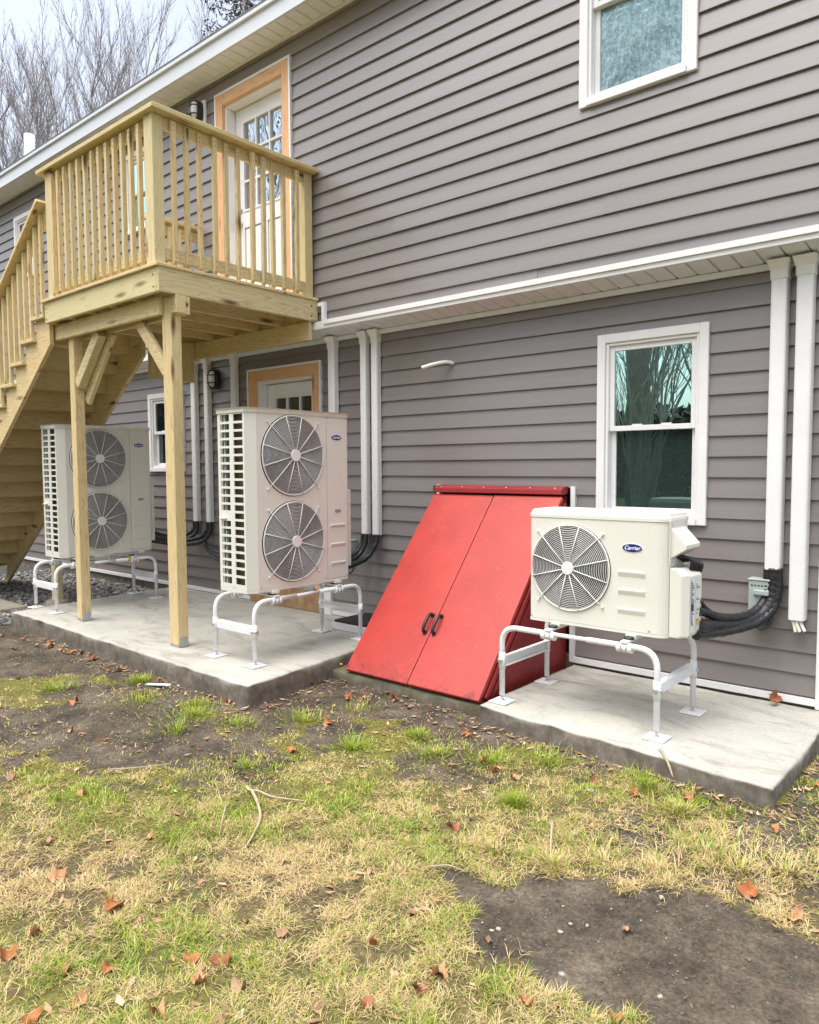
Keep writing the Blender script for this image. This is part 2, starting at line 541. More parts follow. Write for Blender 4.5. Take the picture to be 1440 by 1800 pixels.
# ------------------------------------------------------------------ noise and ground zones
def vnoise(x, y, scale, seed=0):
    x = np.asarray(x) * scale + 113.7 + seed * 17.3
    y = np.asarray(y) * scale + 71.1 + seed * 9.1
    xi, yi = np.floor(x).astype(int), np.floor(y).astype(int)
    fx, fy = x - xi, y - yi
    fx = fx * fx * (3 - 2 * fx); fy = fy * fy * (3 - 2 * fy)
    def h(a, b):
        v = np.sin(a * 127.1 + b * 311.7 + seed * 74.7) * 43758.5453
        return v - np.floor(v)
    return (h(xi, yi) * (1 - fx) + h(xi + 1, yi) * fx) * (1 - fy) + (h(xi, yi + 1) * (1 - fx) + h(xi + 1, yi + 1) * fx) * fy

def fbm(x, y, scale, seed=0, o=4):
    s, a, t = 0.0, 1.0, 0.0
    for i in range(o):
        s = s + a * vnoise(x, y, scale * 2 ** i, seed + i * 5); t += a; a *= 0.5
    return s / t

def inpoly(x, y, poly):
    x, y = np.asarray(x), np.asarray(y)
    ins = np.zeros(x.shape, bool)
    n = len(poly)
    for i in range(n):
        x0, y0 = poly[i]; x1, y1 = poly[(i + 1) % n]
        if y0 == y1: continue
        c = ((y0 > y) != (y1 > y)) & (x < (x1 - x0) * (y - y0) / (y1 - y0) + x0)
        ins ^= c
    return ins

PATH = [(-1.76, 2.23), (-1.7, 2.38), (-1.55, 2.43), (-1.36, 2.61), (-1.25, 2.64), (-0.98, 2.74), (-0.81, 2.79), (-0.71, 2.79), (-0.52, 2.8), (0.3, 2.85), (2.0, 2.9), (2.0, 0.8), (0.3, 0.9), (-0.2, 1.35), (-0.6, 1.75), (-0.86, 1.98), (-0.93, 2.0), (-1.01, 2.05), (-1.14, 2.0), (-1.28, 2.02), (-1.46, 2.11), (-1.6, 2.09)]
BARE1 = [(-12, 3.0), (-12, 6.5), (-2.6, 6.5), (-2.53, 3.6), (-3.03, 3.44), (-3.41, 3.31), (-3.59, 2.98), (-3.73, 2.74), (-4.36, 2.78), (-4.96, 2.7), (-5.63, 2.51), (-5.96, 1.96), (-7.0, 1.3), (-12, 0.5)]
BARE2 = [(-4.95, 2.12), (-4.16, 2.72), (-3.6, 2.5), (-3.4, 2.2), (-3.6, 1.9), (-4.25, 1.75)]
BARE3 = [(-0.9, 3.3), (-0.55, 3.2), (1.5, 3.4), (1.5, 5.5), (-0.8, 5.5)]

def cover(x, y):
    """0 bare dirt .. 1 turf, and the green share of the turf"""
    wx = x + (fbm(x, y, 5.0, 3) - 0.5) * 0.36
    wy = y + (fbm(x, y, 5.0, 8) - 0.5) * 0.36
    c = np.ones(np.shape(x))
    n = fbm(x, y, 3.2, 21)
    # between the lawn and the slabs the turf thins out to moss clumps
    d = 0.762 * y - 0.648 * x                    # distance along the view
    s0 = 0.648 * y + 0.762 * x
    thin = np.clip((d - 3.25) / 0.9, 0, 1)
    c = np.where(n < 0.36 + 0.2 * thin, 0.7 - thin * 0.6, c)
    right = np.clip((s0 - 0.55) / 0.4, 0, 1) * np.clip((d - 2.45) / 0.25, 0, 1)
    c = np.where(fbm(x, y, 4.5, 77) < 0.30 + 0.22 * right, c * (1 - 0.8 * right), c)
    c = np.where(inpoly(wx, wy, BARE2), 0.05, c)
    c = np.where(inpoly(wx, wy, BARE1), 0.03, c)
    c = np.where(inpoly(wx, wy, BARE3), 0.12, c)
    c = np.where(inpoly(wx, wy, PATH), 0.0, c)
    g = fbm(x, y, 1.6, 40)
    s = 0.648 * y + 0.762 * x                     # across the view, grows to the right
    straw = np.exp(-((d - 2.9) / 0.42) ** 2)
    green = 0.6 + (g - 0.5) * 1.7 - 0.32 * straw
    green = green + np.clip((0.15 - s) / 0.6, 0, 1) * np.clip((2.7 - d) / 0.4, 0, 1) * 0.42
    green = green + thin * 0.3
    return c, np.clip(green, 0.03, 0.97)

def gz(x, y):
    x, y = np.asarray(x, float), np.asarray(y, float)
    z = np.maximum(0.055 * np.clip((-2.9 - x) / 1.2, 0, 1), np.clip((y - 2.5) / 1.0, 0, 1) * (0.03 + 0.025 * np.clip((x + 2.6) / 1.6, 0, 1)))
    z = z + (fbm(x, y, 1.3, 5) - 0.5) * 0.03 + (fbm(x, y, 9.0, 6) - 0.5) * 0.014
    return z

def gzf(x, y):
    return float(gz(np.array([x]), np.array([y]))[0])

# ------------------------------------------------------------------ ground
def ground():
    xs = np.concatenate([[-600, -250, -100, -50, -30, -20, -14, -11.5], np.arange(-10.5, 0.9, 0.032), [1.2, 2, 4, 8, 16, 40, 100, 300, 600]])
    ys = np.concatenate([[-600, -250, -100, -40, -18, -8, -3, -1, 0.0, 0.3], np.arange(0.5, 5.2, 0.032), [5.6, 7, 10, 16, 30, 60, 120, 300, 600]])
    X, Y = np.meshgrid(xs, ys)
    Z = gz(X, Y)
    near = (X > -10.6) & (X < 1) & (Y > 0.4) & (Y < 5.3)
    cv, gr = cover(X, Y)
    Z = Z + np.where(near, (fbm(X, Y, 14.0, 9, 4) - 0.5) * 0.034 * (1 - cv * 0.5) + cv * 0.008, 0)
    n, m = len(xs), len(ys)
    co = np.stack([X, Y, Z], -1).reshape(-1, 3)
    i = np.arange(n * m).reshape(m, n)
    fa = np.stack([i[:-1, :-1], i[:-1, 1:], i[1:, 1:], i[1:, :-1]], -1).reshape(-1, 4)
    me = bpy.data.meshes.new('ground')
    me.vertices.add(len(co)); me.vertices.foreach_set('co', co.ravel())
    me.loops.add(fa.size); me.loops.foreach_set('vertex_index', fa.ravel().astype(np.int32))
    me.polygons.add(len(fa)); me.polygons.foreach_set('loop_start', np.arange(0, fa.size, 4, dtype=np.int32))
    me.polygons.foreach_set('use_smooth', np.ones(len(fa), bool))
    me.update(); me.validate()
    for nm, arr in (('turf', cv), ('green', gr)):
        a = me.attributes.new(nm, 'FLOAT', 'POINT')
        a.data.foreach_set('value', arr.reshape(-1).astype(np.float32))
    m, t, p = nt('soil_and_moss')
    tc = N(t, 'ShaderNodeTexCoord')
    at = N(t, 'ShaderNodeAttribute', attribute_name='turf')
    ag = N(t, 'ShaderNodeAttribute', attribute_name='green')
    n1 = N(t, 'ShaderNodeTexNoise', Scale=4.0, Detail=10.0, Roughness=0.75)
    L(t, tc.outputs['Object'], n1.inputs['Vector'])
    soil = ramp(t, n1.outputs[0], [(0.32, (0.04, 0.034, 0.027)), (0.5, (0.098, 0.083, 0.064)), (0.68, (0.18, 0.152, 0.116))]).outputs[0]
    n2 = N(t, 'ShaderNodeTexNoise', Scale=70.0, Detail=4.0, Roughness=0.7)
    L(t, tc.outputs['Object'], n2.inputs['Vector'])
    grit = ramp(t, n2.outputs[0], [(0.35, (0.6, 0.6, 0.6)), (0.65, (1.35, 1.3, 1.25))])
    soil = mixc(t, 1.0, soil, grit.outputs[0], 'MULTIPLY')
    v = N(t, 'ShaderNodeTexVoronoi', Scale=42.0)
    L(t, tc.outputs['Object'], v.inputs['Vector'])
    pf = ramp(t, v.outputs['Distance'], [(0.1, (0.55, 0.55, 0.55)), (0.16, (0, 0, 0))])
    soil = mixc(t, pf.outputs[0], soil, (0.24, 0.22, 0.19))
    mossc = ramp(t, n2.outputs[0], [(0.3, (0.05, 0.05, 0.015)), (0.5, (0.15, 0.145, 0.03)), (0.75, (0.27, 0.25, 0.06))]).outputs[0]
    strawc = ramp(t, n2.outputs[0], [(0.3, (0.05, 0.04, 0.024)), (0.6, (0.15, 0.115, 0.06)), (0.8, (0.28, 0.22, 0.12))]).outputs[0]
    turf = mixc(t, ag.outputs['Fac'], strawc, mossc)
    n3 = N(t, 'ShaderNodeTexNoise', Scale=22.0, Detail=6.0, Roughness=0.7)
    L(t, tc.outputs['Object'], n3.inputs['Vector'])
    sb = N(t, 'ShaderNodeMath', operation='SUBTRACT')
    sb.inputs[1].default_value = 0.5
    L(t, n3.outputs[0], sb.inputs[0])
    ad = N(t, 'ShaderNodeMath', operation='MULTIPLY_ADD', use_clamp=True)
    ad.inputs[1].default_value = 2.4
    L(t, sb.outputs[0], ad.inputs[0])
    L(t, at.outputs['Fac'], ad.inputs[2])
    f = ramp(t, ad.outputs[0], [(0.35, (0, 0, 0)), (0.75, (0.85, 0.85, 0.85))])
    L(t, mixc(t, f.outputs[0], soil, turf), p.inputs['Base Color'])
    p.inputs['Roughness'].default_value = 0.95
    p.inputs['Specular IOR Level'].default_value = 0.15
    b = N(t, 'ShaderNodeBump', Strength=0.9, Distance=0.012)
    L(t, n2.outputs[0], b.inputs['Height'])
    L(t, b.outputs[0], p.inputs['Normal'])
    me.materials.append(m)
    o = bpy.data.objects.new('ground', me)
    COL.objects.link(o)
    o['kind'] = 'structure'
ground()

# ------------------------------------------------------------------ house
LW, UW, CORNER = 4.97, 4.73, -0.915          # lower wall, upper wall, right corner
WEST = -16.0
EXPO = 0.1335
SOF_L, SOF_U = 2.845, 5.633
house = thing('house', 'two-storey house with taupe vinyl clapboard, white trim and an overhanging upper floor', 'house', (-8, LW, 0))
lower_wall = box('lower_wall', simple('sheathing', (0.12, 0.11, 0.1), 0.8), house, WEST + 0.1, CORNER - 0.06, LW + 0.19, LW + 0.21, 0.15, 2.84)
upper_wall = box('upper_wall', bpy.data.materials['sheathing'], house, WEST + 0.1, CORNER - 0.06, UW + 0.19, UW + 0.21, 2.95, 5.64)

LOPEN = [(-2.425, -1.665, 1.245, 2.55), (-8.46, -7.70, 1.60, 2.535), (-6.455, -5.335, 0.40, 2.655), (-3.95, -2.6, 0.0, 1.47)]
UOPEN = [(-2.462, -1.69, 4.06, 5.36), (-8.47, -7.71, 4.42, 5.33), (-11.61, -10.98, 4.40, 5.30), (-6.605, -5.447, 3.1, 5.45)]

def clad(parent, yw, z_first, z_lo, z_hi, x0, x1, opens, seed):
    rnd = random.Random(seed)
    k0 = int(math.floor((z_lo - z_first) / EXPO)) - 1
    k = k0
    while z_first + k * EXPO < z_hi:
        zb = z_first + k * EXPO
        a, b = max(zb, z_lo), min(zb + EXPO + 0.012, z_hi)
        k += 1
        if b - a < 0.006:
            continue
        # x intervals free of openings over the course's full height, plus strips above and below openings
        rects = [(x0, x1, a, b)]
        for ox0, ox1, oz0, oz1 in opens:
            new = []
            for r in rects:
                if ox1 <= r[0] or ox0 >= r[1] or oz1 <= r[2] or oz0 >= r[3]:
                    new.append(r); continue
                if r[0] < ox0: new.append((r[0], ox0, r[2], r[3]))
                if r[1] > ox1: new.append((ox1, r[1], r[2], r[3]))
                lo, hi = max(r[0], ox0), min(r[1], ox1)
                if oz0 > r[2] + 0.004: new.append((lo, hi, r[2], oz0))
                if oz1 < r[3] - 0.004: new.append((lo, hi, oz1, r[3]))
            rects = new
        for r in rects:
            cuts = [r[0]]
            if r[1] - r[0] > 3.6:
                x = r[0] + rnd.uniform(1.2, 3.4)
                while x < r[1] - 0.8:
                    cuts.append(x); x += 3.66
            cuts.append(r[1])
            for i in range(len(cuts) - 1):
                xa, xb = cuts[i] - (0.02 if i else 0), cuts[i + 1]
                m = MB()
                prof = lambda z: yw - 0.017 * (1 - (z - zb) / EXPO) - (0.003 if i % 2 else 0)
                za, zc = r[2], r[3]
                pts = [(prof(za), za), (prof(za) - 0.0, za + 0.004), (prof(zc), zc), (yw + 0.012, zc), (yw + 0.012, za)]
                m.prism(pts, 0, xa, xb)
                m.build('siding_board', SIDING, parent)
clad(lower_wall, LW, 2.756 - 20 * EXPO, 0.20, 2.822, WEST, CORNER - 0.07, LOPEN, 3)
clad(upper_wall, UW, 3.049, 2.965, 5.625, WEST, CORNER, UOPEN, 9)

# gable end, roof, back
end = MB()
end.prism([(LW + 0.03, 0.1), (13.0, 0.1), (13.0, 5.64), (9.0, 7.1), (UW + 0.03, 5.64), (UW + 0.03, 2.95), (LW + 0.03, 2.84)], 0, CORNER - 0.05, CORNER - 0.01)
end.prism([(LW + 0.03, -0.3), (13.0, -0.3), (13.0, 5.64), (9.0, 7.1), (UW + 0.03, 5.64), (UW + 0.03, 2.95), (LW + 0.03, 2.84)], 0, WEST, WEST + 0.04)
end.box(WEST, CORNER - 0.01, 13.0, 13.04, -0.3, 5.64)
end.build('end_wall', SIDING, house)
rf = MB()
rf.prism([(4.415, 5.805), (4.43, 5.835), (9.0, 7.445), (13.6, 5.835), (13.6, 5.80), (9.0, 7.40), (4.43, 5.805)], 0, WEST - 0.3, CORNER + 0.25)
rf.build('roof', SHINGLE, house)
dr = MB()
dr.box(WEST - 0.3, CORNER + 0.25, 4.418, 4.442, 5.768, 5.803)
dr.build('drip_edge', FASCIA, house)
box('fascia', FASCIA, house, WEST - 0.3, CORNER + 0.2, 4.444, 4.47, 5.622, 5.803)
def soffit(yo, zo, yi, zi, x0, x1, pitch, parent_name):
    base = MB()
    base.prism([(yo, zo + 0.014), (yi, zi + 0.014), (yi, zi + 0.03), (yo, zo + 0.03)], 0, x0, x1)
    b = base.build(parent_name, SOFFIT, house)
    pm = None
    n = int((x1 - x0) / pitch)
    for i in range(n):
        x = x1 - (i + 1) * pitch
        if pm is None:
            m = MB()
            w = pitch - 0.009
            m.prism([(0.004, 0), (w - 0.004, 0), (w, 0.006), (w, 0.013), (0, 0.013), (0, 0.006)], 1, 0, 1)
            vv = []
            for (px, py, pz) in m.v:
                vv.append((px, yo + (yi - yo) * py, pz + zo + (zi - zo) * py))
            m.v = vv
            pm = m.build('soffit_panel', SOFFIT, b)
            pm.location.x = x
            first = pm
        else:
            c = first.copy(); COL.objects.link(c); c.parent = b; c.location.x = x
    return b
soffit(4.47, 5.633, UW - 0.018, 5.633, WEST, CORNER, 0.135, 'eave_soffit')
soffit(4.70, 2.893, LW - 0.02, 2.862, WEST, CORNER, 0.135, 'overhang_soffit')
box('frieze_mould', SOFFIT, house, WEST, CORNER, UW - 0.045, UW - 0.018, 5.612, 5.632)
box('soffit_mould', SOFFIT, house, WEST, CORNER - 0.06, LW - 0.045, LW - 0.018, 2.822, 2.86)
tr = MB()
tr.box(-4.985, CORNER - 0.064, 4.668, 4.712, 2.928, 2.966)
tr.box(-4.985, CORNER - 0.064, 4.682, 4.712, 2.895, 2.927)
tr.box(-5.02, -4.985, 4.676, 4.714, 2.893, 3.13)
tr.box(-5.07, -5.02, 4.676, 4.714, 3.098, 3.13)
tr.build('overhang_trim', WHITE, house)
box('overhang_trim', WHITE, house, WEST, -5.02, 4.682, 4.71, 2.895, 2.962)
bt = MB()
bt.box(-2.60, CORNER - 0.07, LW - 0.034, LW - 0.006, 0.168, 0.208)
bt.box(WEST, -3.9, LW - 0.034, LW - 0.006, 0.205, 0.243)
bt.build('base_trim', WHITE, house)
cp = MB()
cp.box(CORNER - 0.07, CORNER, LW - 0.03, LW + 0.04, 0.152, 2.84)
cp.build('corner_post', WHITE, house)
box('corner_post', WHITE, house, CORNER - 0.001, CORNER + 0.02, UW - 0.03, UW + 0.045, 2.97, 5.61)
box('foundation', FOUND, house, WEST, CORNER - 0.03, LW + 0.005, LW + 0.1, -0.4, 0.2)
vp = MB(); vp.smooth = True
vp.tube([(-14.03, 6.0, 6.1), (-14.03, 6.0, 7.62)], 0.09, 14)
vp.build('vent_pipe', WHITE, house)

def window(x0, x1, z0, z1, yw, g_up, g_lo, trim=0.062, locks=True):
    fr = MB()
    yo = yw - 0.034
    fr.box(x0, x0 + trim, yo, yw + 0.01, z0, z1)
    fr.box(x1 - trim, x1, yo, yw + 0.01, z0, z1)
    fr.box(x0 + trim, x1 - trim, yo + 0.001, yw + 0.01, z1 - trim, z1)
    fr.box(x0 + trim, x1 - trim, yo - 0.012, yw + 0.01, z0, z0 + trim * 0.75)
    # stepped jamb
    a0, a1, b0, b1 = x0 + trim, x1 - trim, z0 + trim * 0.75, z1 - trim
    j = 0.022
    fr.box(a0, a0 + j, yw - 0.02, yw + 0.09, b0, b1)
    fr.box(a1 - j, a1, yw - 0.02, yw + 0.09, b0, b1)
    fr.box(a0 + j, a1 - j, yw - 0.019, yw + 0.09, b1 - j, b1)
    fr.box(a0 + j, a1 - j, yw - 0.021, yw + 0.09, b0, b0 + j)
    w = fr.build('window', WHITE, house, bevel=0.004)
    a0, a1, b0, b1 = a0 + j, a1 - j, b0 + j, b1 - j
    zm = b0 + (b1 - b0) * 0.5
    s = 0.036
    def sash(za, zb, y, gm):
        m = MB()
        m.box(a0, a0 + s, y, y + 0.03, za, zb); m.box(a1 - s, a1, y, y + 0.03, za, zb)
        m.box(a0 + s, a1 - s, y + 0.001, y + 0.03, zb - s, zb); m.box(a0 + s, a1 - s, y + 0.001, y + 0.03, za, za + s)
        m.build('sash', WHITE, w, bevel=0.003)
        box('pane', gm, w, a0 + s, a1 - s, y + 0.014, y + 0.018, za + s, zb - s)
    sash(zm - 0.012, b1, yw + 0.0, g_up)
    sash(b0, zm + 0.026, yw + 0.034, g_lo)
    if locks:
        lk = MB()
        for q in (0.33, 0.67):
            xx = a0 + (a1 - a0) * q
            lk.box(xx - 0.035, xx + 0.035, yw + 0.005, yw + 0.028, zm + 0.0245, zm + 0.034)
        lk.build('sash_lock', WHITE, w)
    return w
window(-2.435, -1.655, 1.235, 2.56, LW, GLASS, SCREEN)
window(-8.47, -7.69, 1.59, 2.545, LW, DARKGLASS, DARKGLASS)
window(-2.472, -1.68, 4.05, 5.37, UW, RAINGLASS, RAINGLASS, locks=False)
window(-8.48, -7.70, 4.41, 5.34, UW, GLASS, GLASS, locks=False)
window(-11.62, -10.97, 4.39, 5.31, UW, DARKGLASS, DARKGLASS, locks=False)

def door(x0, x1, z0, z1, yw, glass):
    yo = yw - 0.03
    cz = MB()
    cz.box(x0, x0 + 0.022, yo - 0.004, yw + 0.01, z0, z1)
    cz.box(x1 - 0.022, x1, yo - 0.004, yw + 0.01, z0, z1)
    cz.box(x0 + 0.022, x1 - 0.022, yo - 0.003, yw + 0.01, z1 - 0.022, z1)
    d = cz.build('door', WHITE, house)
    a0, a1, zt = x0 + 0.022, x1 - 0.022, z1 - 0.022
    cw = 0.105
    for xx in (a0, a1 - cw):
        box('casing', CZ, d, xx, xx + cw, yo, yw + 0.005, z0, zt, 0.003)
    box('casing', CX, d, a0 + cw, a1 - cw, yo + 0.001, yw + 0.005, zt - 0.108, zt, 0.003)
    b0, b1, bt_ = a0 + cw, a1 - cw, zt - 0.108
    jm = MB()
    jm.box(b0 - 0.02, b0 + 0.022, yw + 0.006, yw + 0.17, z0, bt_ + 0.02)
    jm.box(b1 - 0.022, b1 + 0.02, yw + 0.006, yw + 0.17, z0, bt_ + 0.02)
    jm.box(b0 + 0.022, b1 - 0.022, yw + 0.006, yw + 0.17, bt_ - 0.022, bt_ + 0.02)
    jm.build('jamb', DOORW, d)
    gap = MB(); gap.box(b0 - 0.01, b1 + 0.01, yw + 0.165, yw + 0.18, z0, bt_)
    gap.build('weatherstrip', DARK, d)
    c0, c1, ct, cb = b0 + 0.028, b1 - 0.028, bt_ - 0.03, z0 + 0.03
    y = yw + 0.118
    H = ct - cb
    st = 0.115
    gl0, gl1 = cb + H * 0.50, ct - 0.13
    slab = MB()
    slab.box(c0, c0 + st, y, y + 0.045, cb, ct); slab.box(c1 - st, c1, y, y + 0.045, cb, ct)
    slab.box(c0 + st, c1 - st, y + 0.0005, y + 0.045, gl1, ct)
    slab.box(c0 + st, c1 - st, y + 0.0005, y + 0.045, cb, cb + 0.2)
    slab.box(c0 + st, c1 - st, y + 0.0005, y + 0.045, gl0 - 0.16, gl0)
    mid = (c0 + c1) / 2
    slab.box(mid - 0.05, mid + 0.05, y + 0.0005, y + 0.045, cb + 0.2, gl0 - 0.16)
    slab.build('door_slab', DOORW, d, bevel=0.004)
    for p0, p1 in ((c0 + st, mid - 0.05), (mid + 0.05, c1 - st)):
        box('door_panel', DOORW, d, p0 + 0.012, p1 - 0.012, y + 0.006, y + 0.04, cb + 0.212, gl0 - 0.172, 0.008)
    g0, g1 = c0 + st, c1 - st
    box('pane', glass, d, g0, g1, y + 0.018, y + 0.022, gl0, gl1)
    rim = MB()
    rim.box(g0, g0 + 0.02, y - 0.008, y + 0.018, gl0, gl1); rim.box(g1 - 0.02, g1, y - 0.008, y + 0.018, gl0, gl1)
    rim.box(g0 + 0.02, g1 - 0.02, y - 0.007, y + 0.018, gl1 - 0.02, gl1); rim.box(g0 + 0.02, g1 - 0.02, y - 0.007, y + 0.018, gl0, gl0 + 0.02)
    for q in (1 / 3, 2 / 3):
        xx = g0 + (g1 - g0) * q
        rim.box(xx - 0.011, xx + 0.011, y - 0.004, y + 0.018, gl0 + 0.02, gl1 - 0.02)
    xs_ = [g0 + 0.02, g0 + (g1 - g0) / 3 - 0.011, g0 + (g1 - g0) / 3 + 0.011, g0 + (g1 - g0) * 2 / 3 - 0.011, g0 + (g1 - g0) * 2 / 3 + 0.011, g1 - 0.02]
    for q in (1 / 3, 2 / 3):
        zz = gl0 + (gl1 - gl0) * q
        for i in (0, 2, 4):
            rim.box(xs_[i], xs_[i + 1], y - 0.003, y + 0.018, zz - 0.011, zz + 0.011)
    rim.build('muntin', DOORW, d)
    kb = MB()
    kz = cb + 0.92
    kb.disc((c0 + 0.06, y, kz), (0, -1, 0), 0.032, 0.03, 0.012, 16)
    kb.disc((c0 + 0.06, y - 0.012, kz), (0, -1, 0), 0.013, 0.013, 0.03, 12)
    kb.disc((c0 + 0.06, y - 0.042, kz), (0, -1, 0), 0.02, 0.028, 0.012, 16)
    kb.disc((c0 + 0.06, y - 0.054, kz), (0, -1, 0), 0.028, 0.018, 0.018, 16)
    kb.disc((c0 + 0.06, y, kz + 0.14), (0, -1, 0), 0.03, 0.027, 0.016, 16)
    kb.build('door_knob', STEEL, d)
    box('threshold', STEEL, d, b0 + 0.0225, b1 - 0.0225, yw - 0.02, yw + 0.16, z0 - 0.02, z0 + 0.018)
    return d
door(-6.617, -5.435, 3.2, 5.46, UW, DOORGLASS)
door(-6.471, -5.324, 0.42, 2.67, LW, DARKGLASS)
sill = MB()
sill.box(-6.45, -5.30, LW - 0.06, LW + 0.02, 0.205, 0.40)
sill.build('door_riser', MUTE, house)
box('door_trim', WHITE, house, -5.30, -5.20, LW - 0.05, LW - 0.005, 0.2, 0.46)

# ------------------------------------------------------------------ slabs and kerb
def slab(name, label, outline, z0, z1, mat, rough=0.02, seed=0, stepped=0.04):
    """cast slab with crumbly arrises: outline densified, rings for the arris"""
    P = []
    n = len(outline)
    for i in range(n):
        a, b = Vector(outline[i]), Vector(outline[(i + 1) % n])
        k = max(1, int((b - a).length / stepped))
        P += [a + (b - a) * (j / k) for j in range(k)]
    c = Vector((sum(p.x for p in P) / len(P), sum(p.y for p in P) / len(P)))
    N_ = len(P)
    rnd = random.Random(seed)
    m = MB()
    nor = []
    for i in range(N_):
        d = (P[(i + 1) % N_] - P[i - 1]).normalized()
        nn = Vector((d.y, -d.x))
        if nn.dot(P[i] - c) < 0: nn = -nn
        nor.append(nn)
    ph = [rnd.uniform(-1, 1) for _ in range(N_)]
    def wob(i, s): return float(fbm(np.array([P[i].x * 1.0]), np.array([P[i].y + s * 3.1]), 6.0, seed + int(s * 10), 4)[0] - 0.5) * 2
    rings = []
    H = z1 - z0
    for (off, z, amp) in ((0.03, z0, 2.0), (0.016, z0 + H * 0.35, 1.5), (0.004, z0 + H * 0.7, 1.1), (0.0, z1 - 0.016, 0.9), (-0.01, z1 - 0.003, 0.9), (-0.034, z1, 0.4)):
        ring = []
        for i in range(N_):
            q = P[i] + nor[i] * (off + rough * amp * wob(i, z * 7) + 0.003 * amp * ph[i])
            ring.append(len(m.v)); m.v.append((q.x, q.y, z + (0.004 * wob(i, 5.0) if z >= z1 - 0.003 else 0)))
        rings.append(ring)
    m.smooth = True
    for a, b in zip(rings[:-1], rings[1:]):
        for i in range(N_):
            j = (i + 1) % N_
            m.face((a[i], a[j], b[j], b[i]))
    m.smooth = False
    m.face(rings[-1])
    o = m.build(name, mat)
    return tag(o, label, 'slab' if 'slab' in name else 'kerb')
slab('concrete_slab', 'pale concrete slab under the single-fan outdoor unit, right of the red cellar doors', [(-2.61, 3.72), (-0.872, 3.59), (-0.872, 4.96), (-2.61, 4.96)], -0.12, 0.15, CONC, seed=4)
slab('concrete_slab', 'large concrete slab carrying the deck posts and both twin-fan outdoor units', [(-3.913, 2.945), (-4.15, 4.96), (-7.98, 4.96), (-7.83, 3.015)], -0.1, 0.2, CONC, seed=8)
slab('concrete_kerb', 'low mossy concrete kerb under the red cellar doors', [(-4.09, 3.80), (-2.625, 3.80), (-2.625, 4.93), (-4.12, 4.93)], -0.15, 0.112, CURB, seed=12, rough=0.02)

# ------------------------------------------------------------------ cellar doors
cd = thing('cellar_door', 'sloping red steel cellar doors with two black pull handles against the house wall', 'cellar door', (-3.25, 4.3, 0.08))
BX0, BX1 = -3.862, -2.66
yb, zb_, yt, zt_ = 3.79, 0.142, 4.86, 1.408
sl_dir = Vector((0, yt - yb, zt_ - zb_)).normalized()
sl_n = Vector((0, -sl_dir.z, sl_dir.y))
def slope_pt(x, s, h=0.0):
    p = Vector((x, yb, zb_)) + sl_dir * s + sl_n * h
    return p
Ls = math.hypot(yt - yb, zt_ - zb_)
def leaf_panel(x0, x1, lift):
    m = MB()
    # skin with folded edges
    b = len(m.v)
    for h in (0.0, -0.035):
        for x, s in ((x0, 0), (x1, 0), (x1, Ls), (x0, Ls)):
            m.v.append(tuple(slope_pt(x, s, h + lift)))
    for q in ((0, 1, 2, 3), (7, 6, 5, 4), (0, 4, 5, 1), (1, 5, 6, 2), (2, 6, 7, 3), (3, 7, 4, 0)):
        m.face([b + i for i in q])
    return m
seamx = -3.262
dl = leaf_panel(BX0, seamx - 0.004, 0.0).build('door_leaf', RED, cd, bevel=0.006, seg=2)
dr_ = leaf_panel(seamx + 0.004, BX1, 0.003).build('door_leaf', RED, cd, bevel=0.006, seg=2)
for par, xx in ((dl, seamx - 0.045), (dr_, seamx + 0.04)):
    h = MB()
    s0, s1 = 0.40, 0.545
    pts = [slope_pt(xx, s0, 0.0), slope_pt(xx, s0 + 0.004, 0.028)] + [slope_pt(xx, s0 + 0.02, 0.04), slope_pt(xx, (s0 + s1) / 2, 0.044), slope_pt(xx, s1 - 0.02, 0.04), slope_pt(xx, s1 - 0.004, 0.028), slope_pt(xx, s1, 0.0)]
    h.tube(pts, 0.0125, 8)
    for s in (s0, s1):
        h.disc(slope_pt(xx, s, 0.0), sl_n, 0.02, 0.016, 0.008, 12)
    h.build('handle', BRONZE, par)
sp = MB()
for x in (BX0 + 0.012, BX1 - 0.04):
    lo = [slope_pt(x, 0.015, -0.042), slope_pt(x, Ls, -0.042)]
    sp.prism([(lo[0].y + 0.0, 0.1), (4.95, 0.1), (4.95, 1.41), (lo[1].y + 0.03, lo[1].z), (lo[0].y, lo[0].z)], 0, x, x + 0.028)
sp.build('side_panel', MAROON, cd)
rib = MB()
for h, wd in ((-0.062, 0.012), (-0.115, 0.008)):
    rib.obox(slope_pt(BX1 - 0.004 + wd / 2, 0.05, h), slope_pt(BX1 - 0.004 + wd / 2, Ls - 0.02, h), wd + 0.01, 0.03, up=sl_n)
rib.build('side_flange', MAROON, cd)
fl = MB()
fl.prism([(4.945, 1.482), (4.875, 1.478), (4.845, 1.455), (4.84, 1.425), (4.86, 1.418), (4.945, 1.43)], 0, BX0 + 0.01, BX1 + 0.0)
fl.build('top_flashing', MAROON, cd)
sc_ = MB()
for x in np.linspace(BX0 + 0.08, BX1 - 0.06, 6):
    sc_.disc((x, 4.858, 1.467), (0, -0.6, 0.4), 0.006, 0.004, 0.005, 8)
sc_.build('screw', STEEL, cd)
jc = MB()
jc.box(BX1 + 0.025, BX1 + 0.06, LW - 0.036, LW - 0.004, 0.17, 1.482)
jc.box(BX0 - 0.035, BX0 - 0.004, LW - 0.036, LW - 0.004, 0.25, 1.482)
jc.build('side_channel', WHITE, cd)

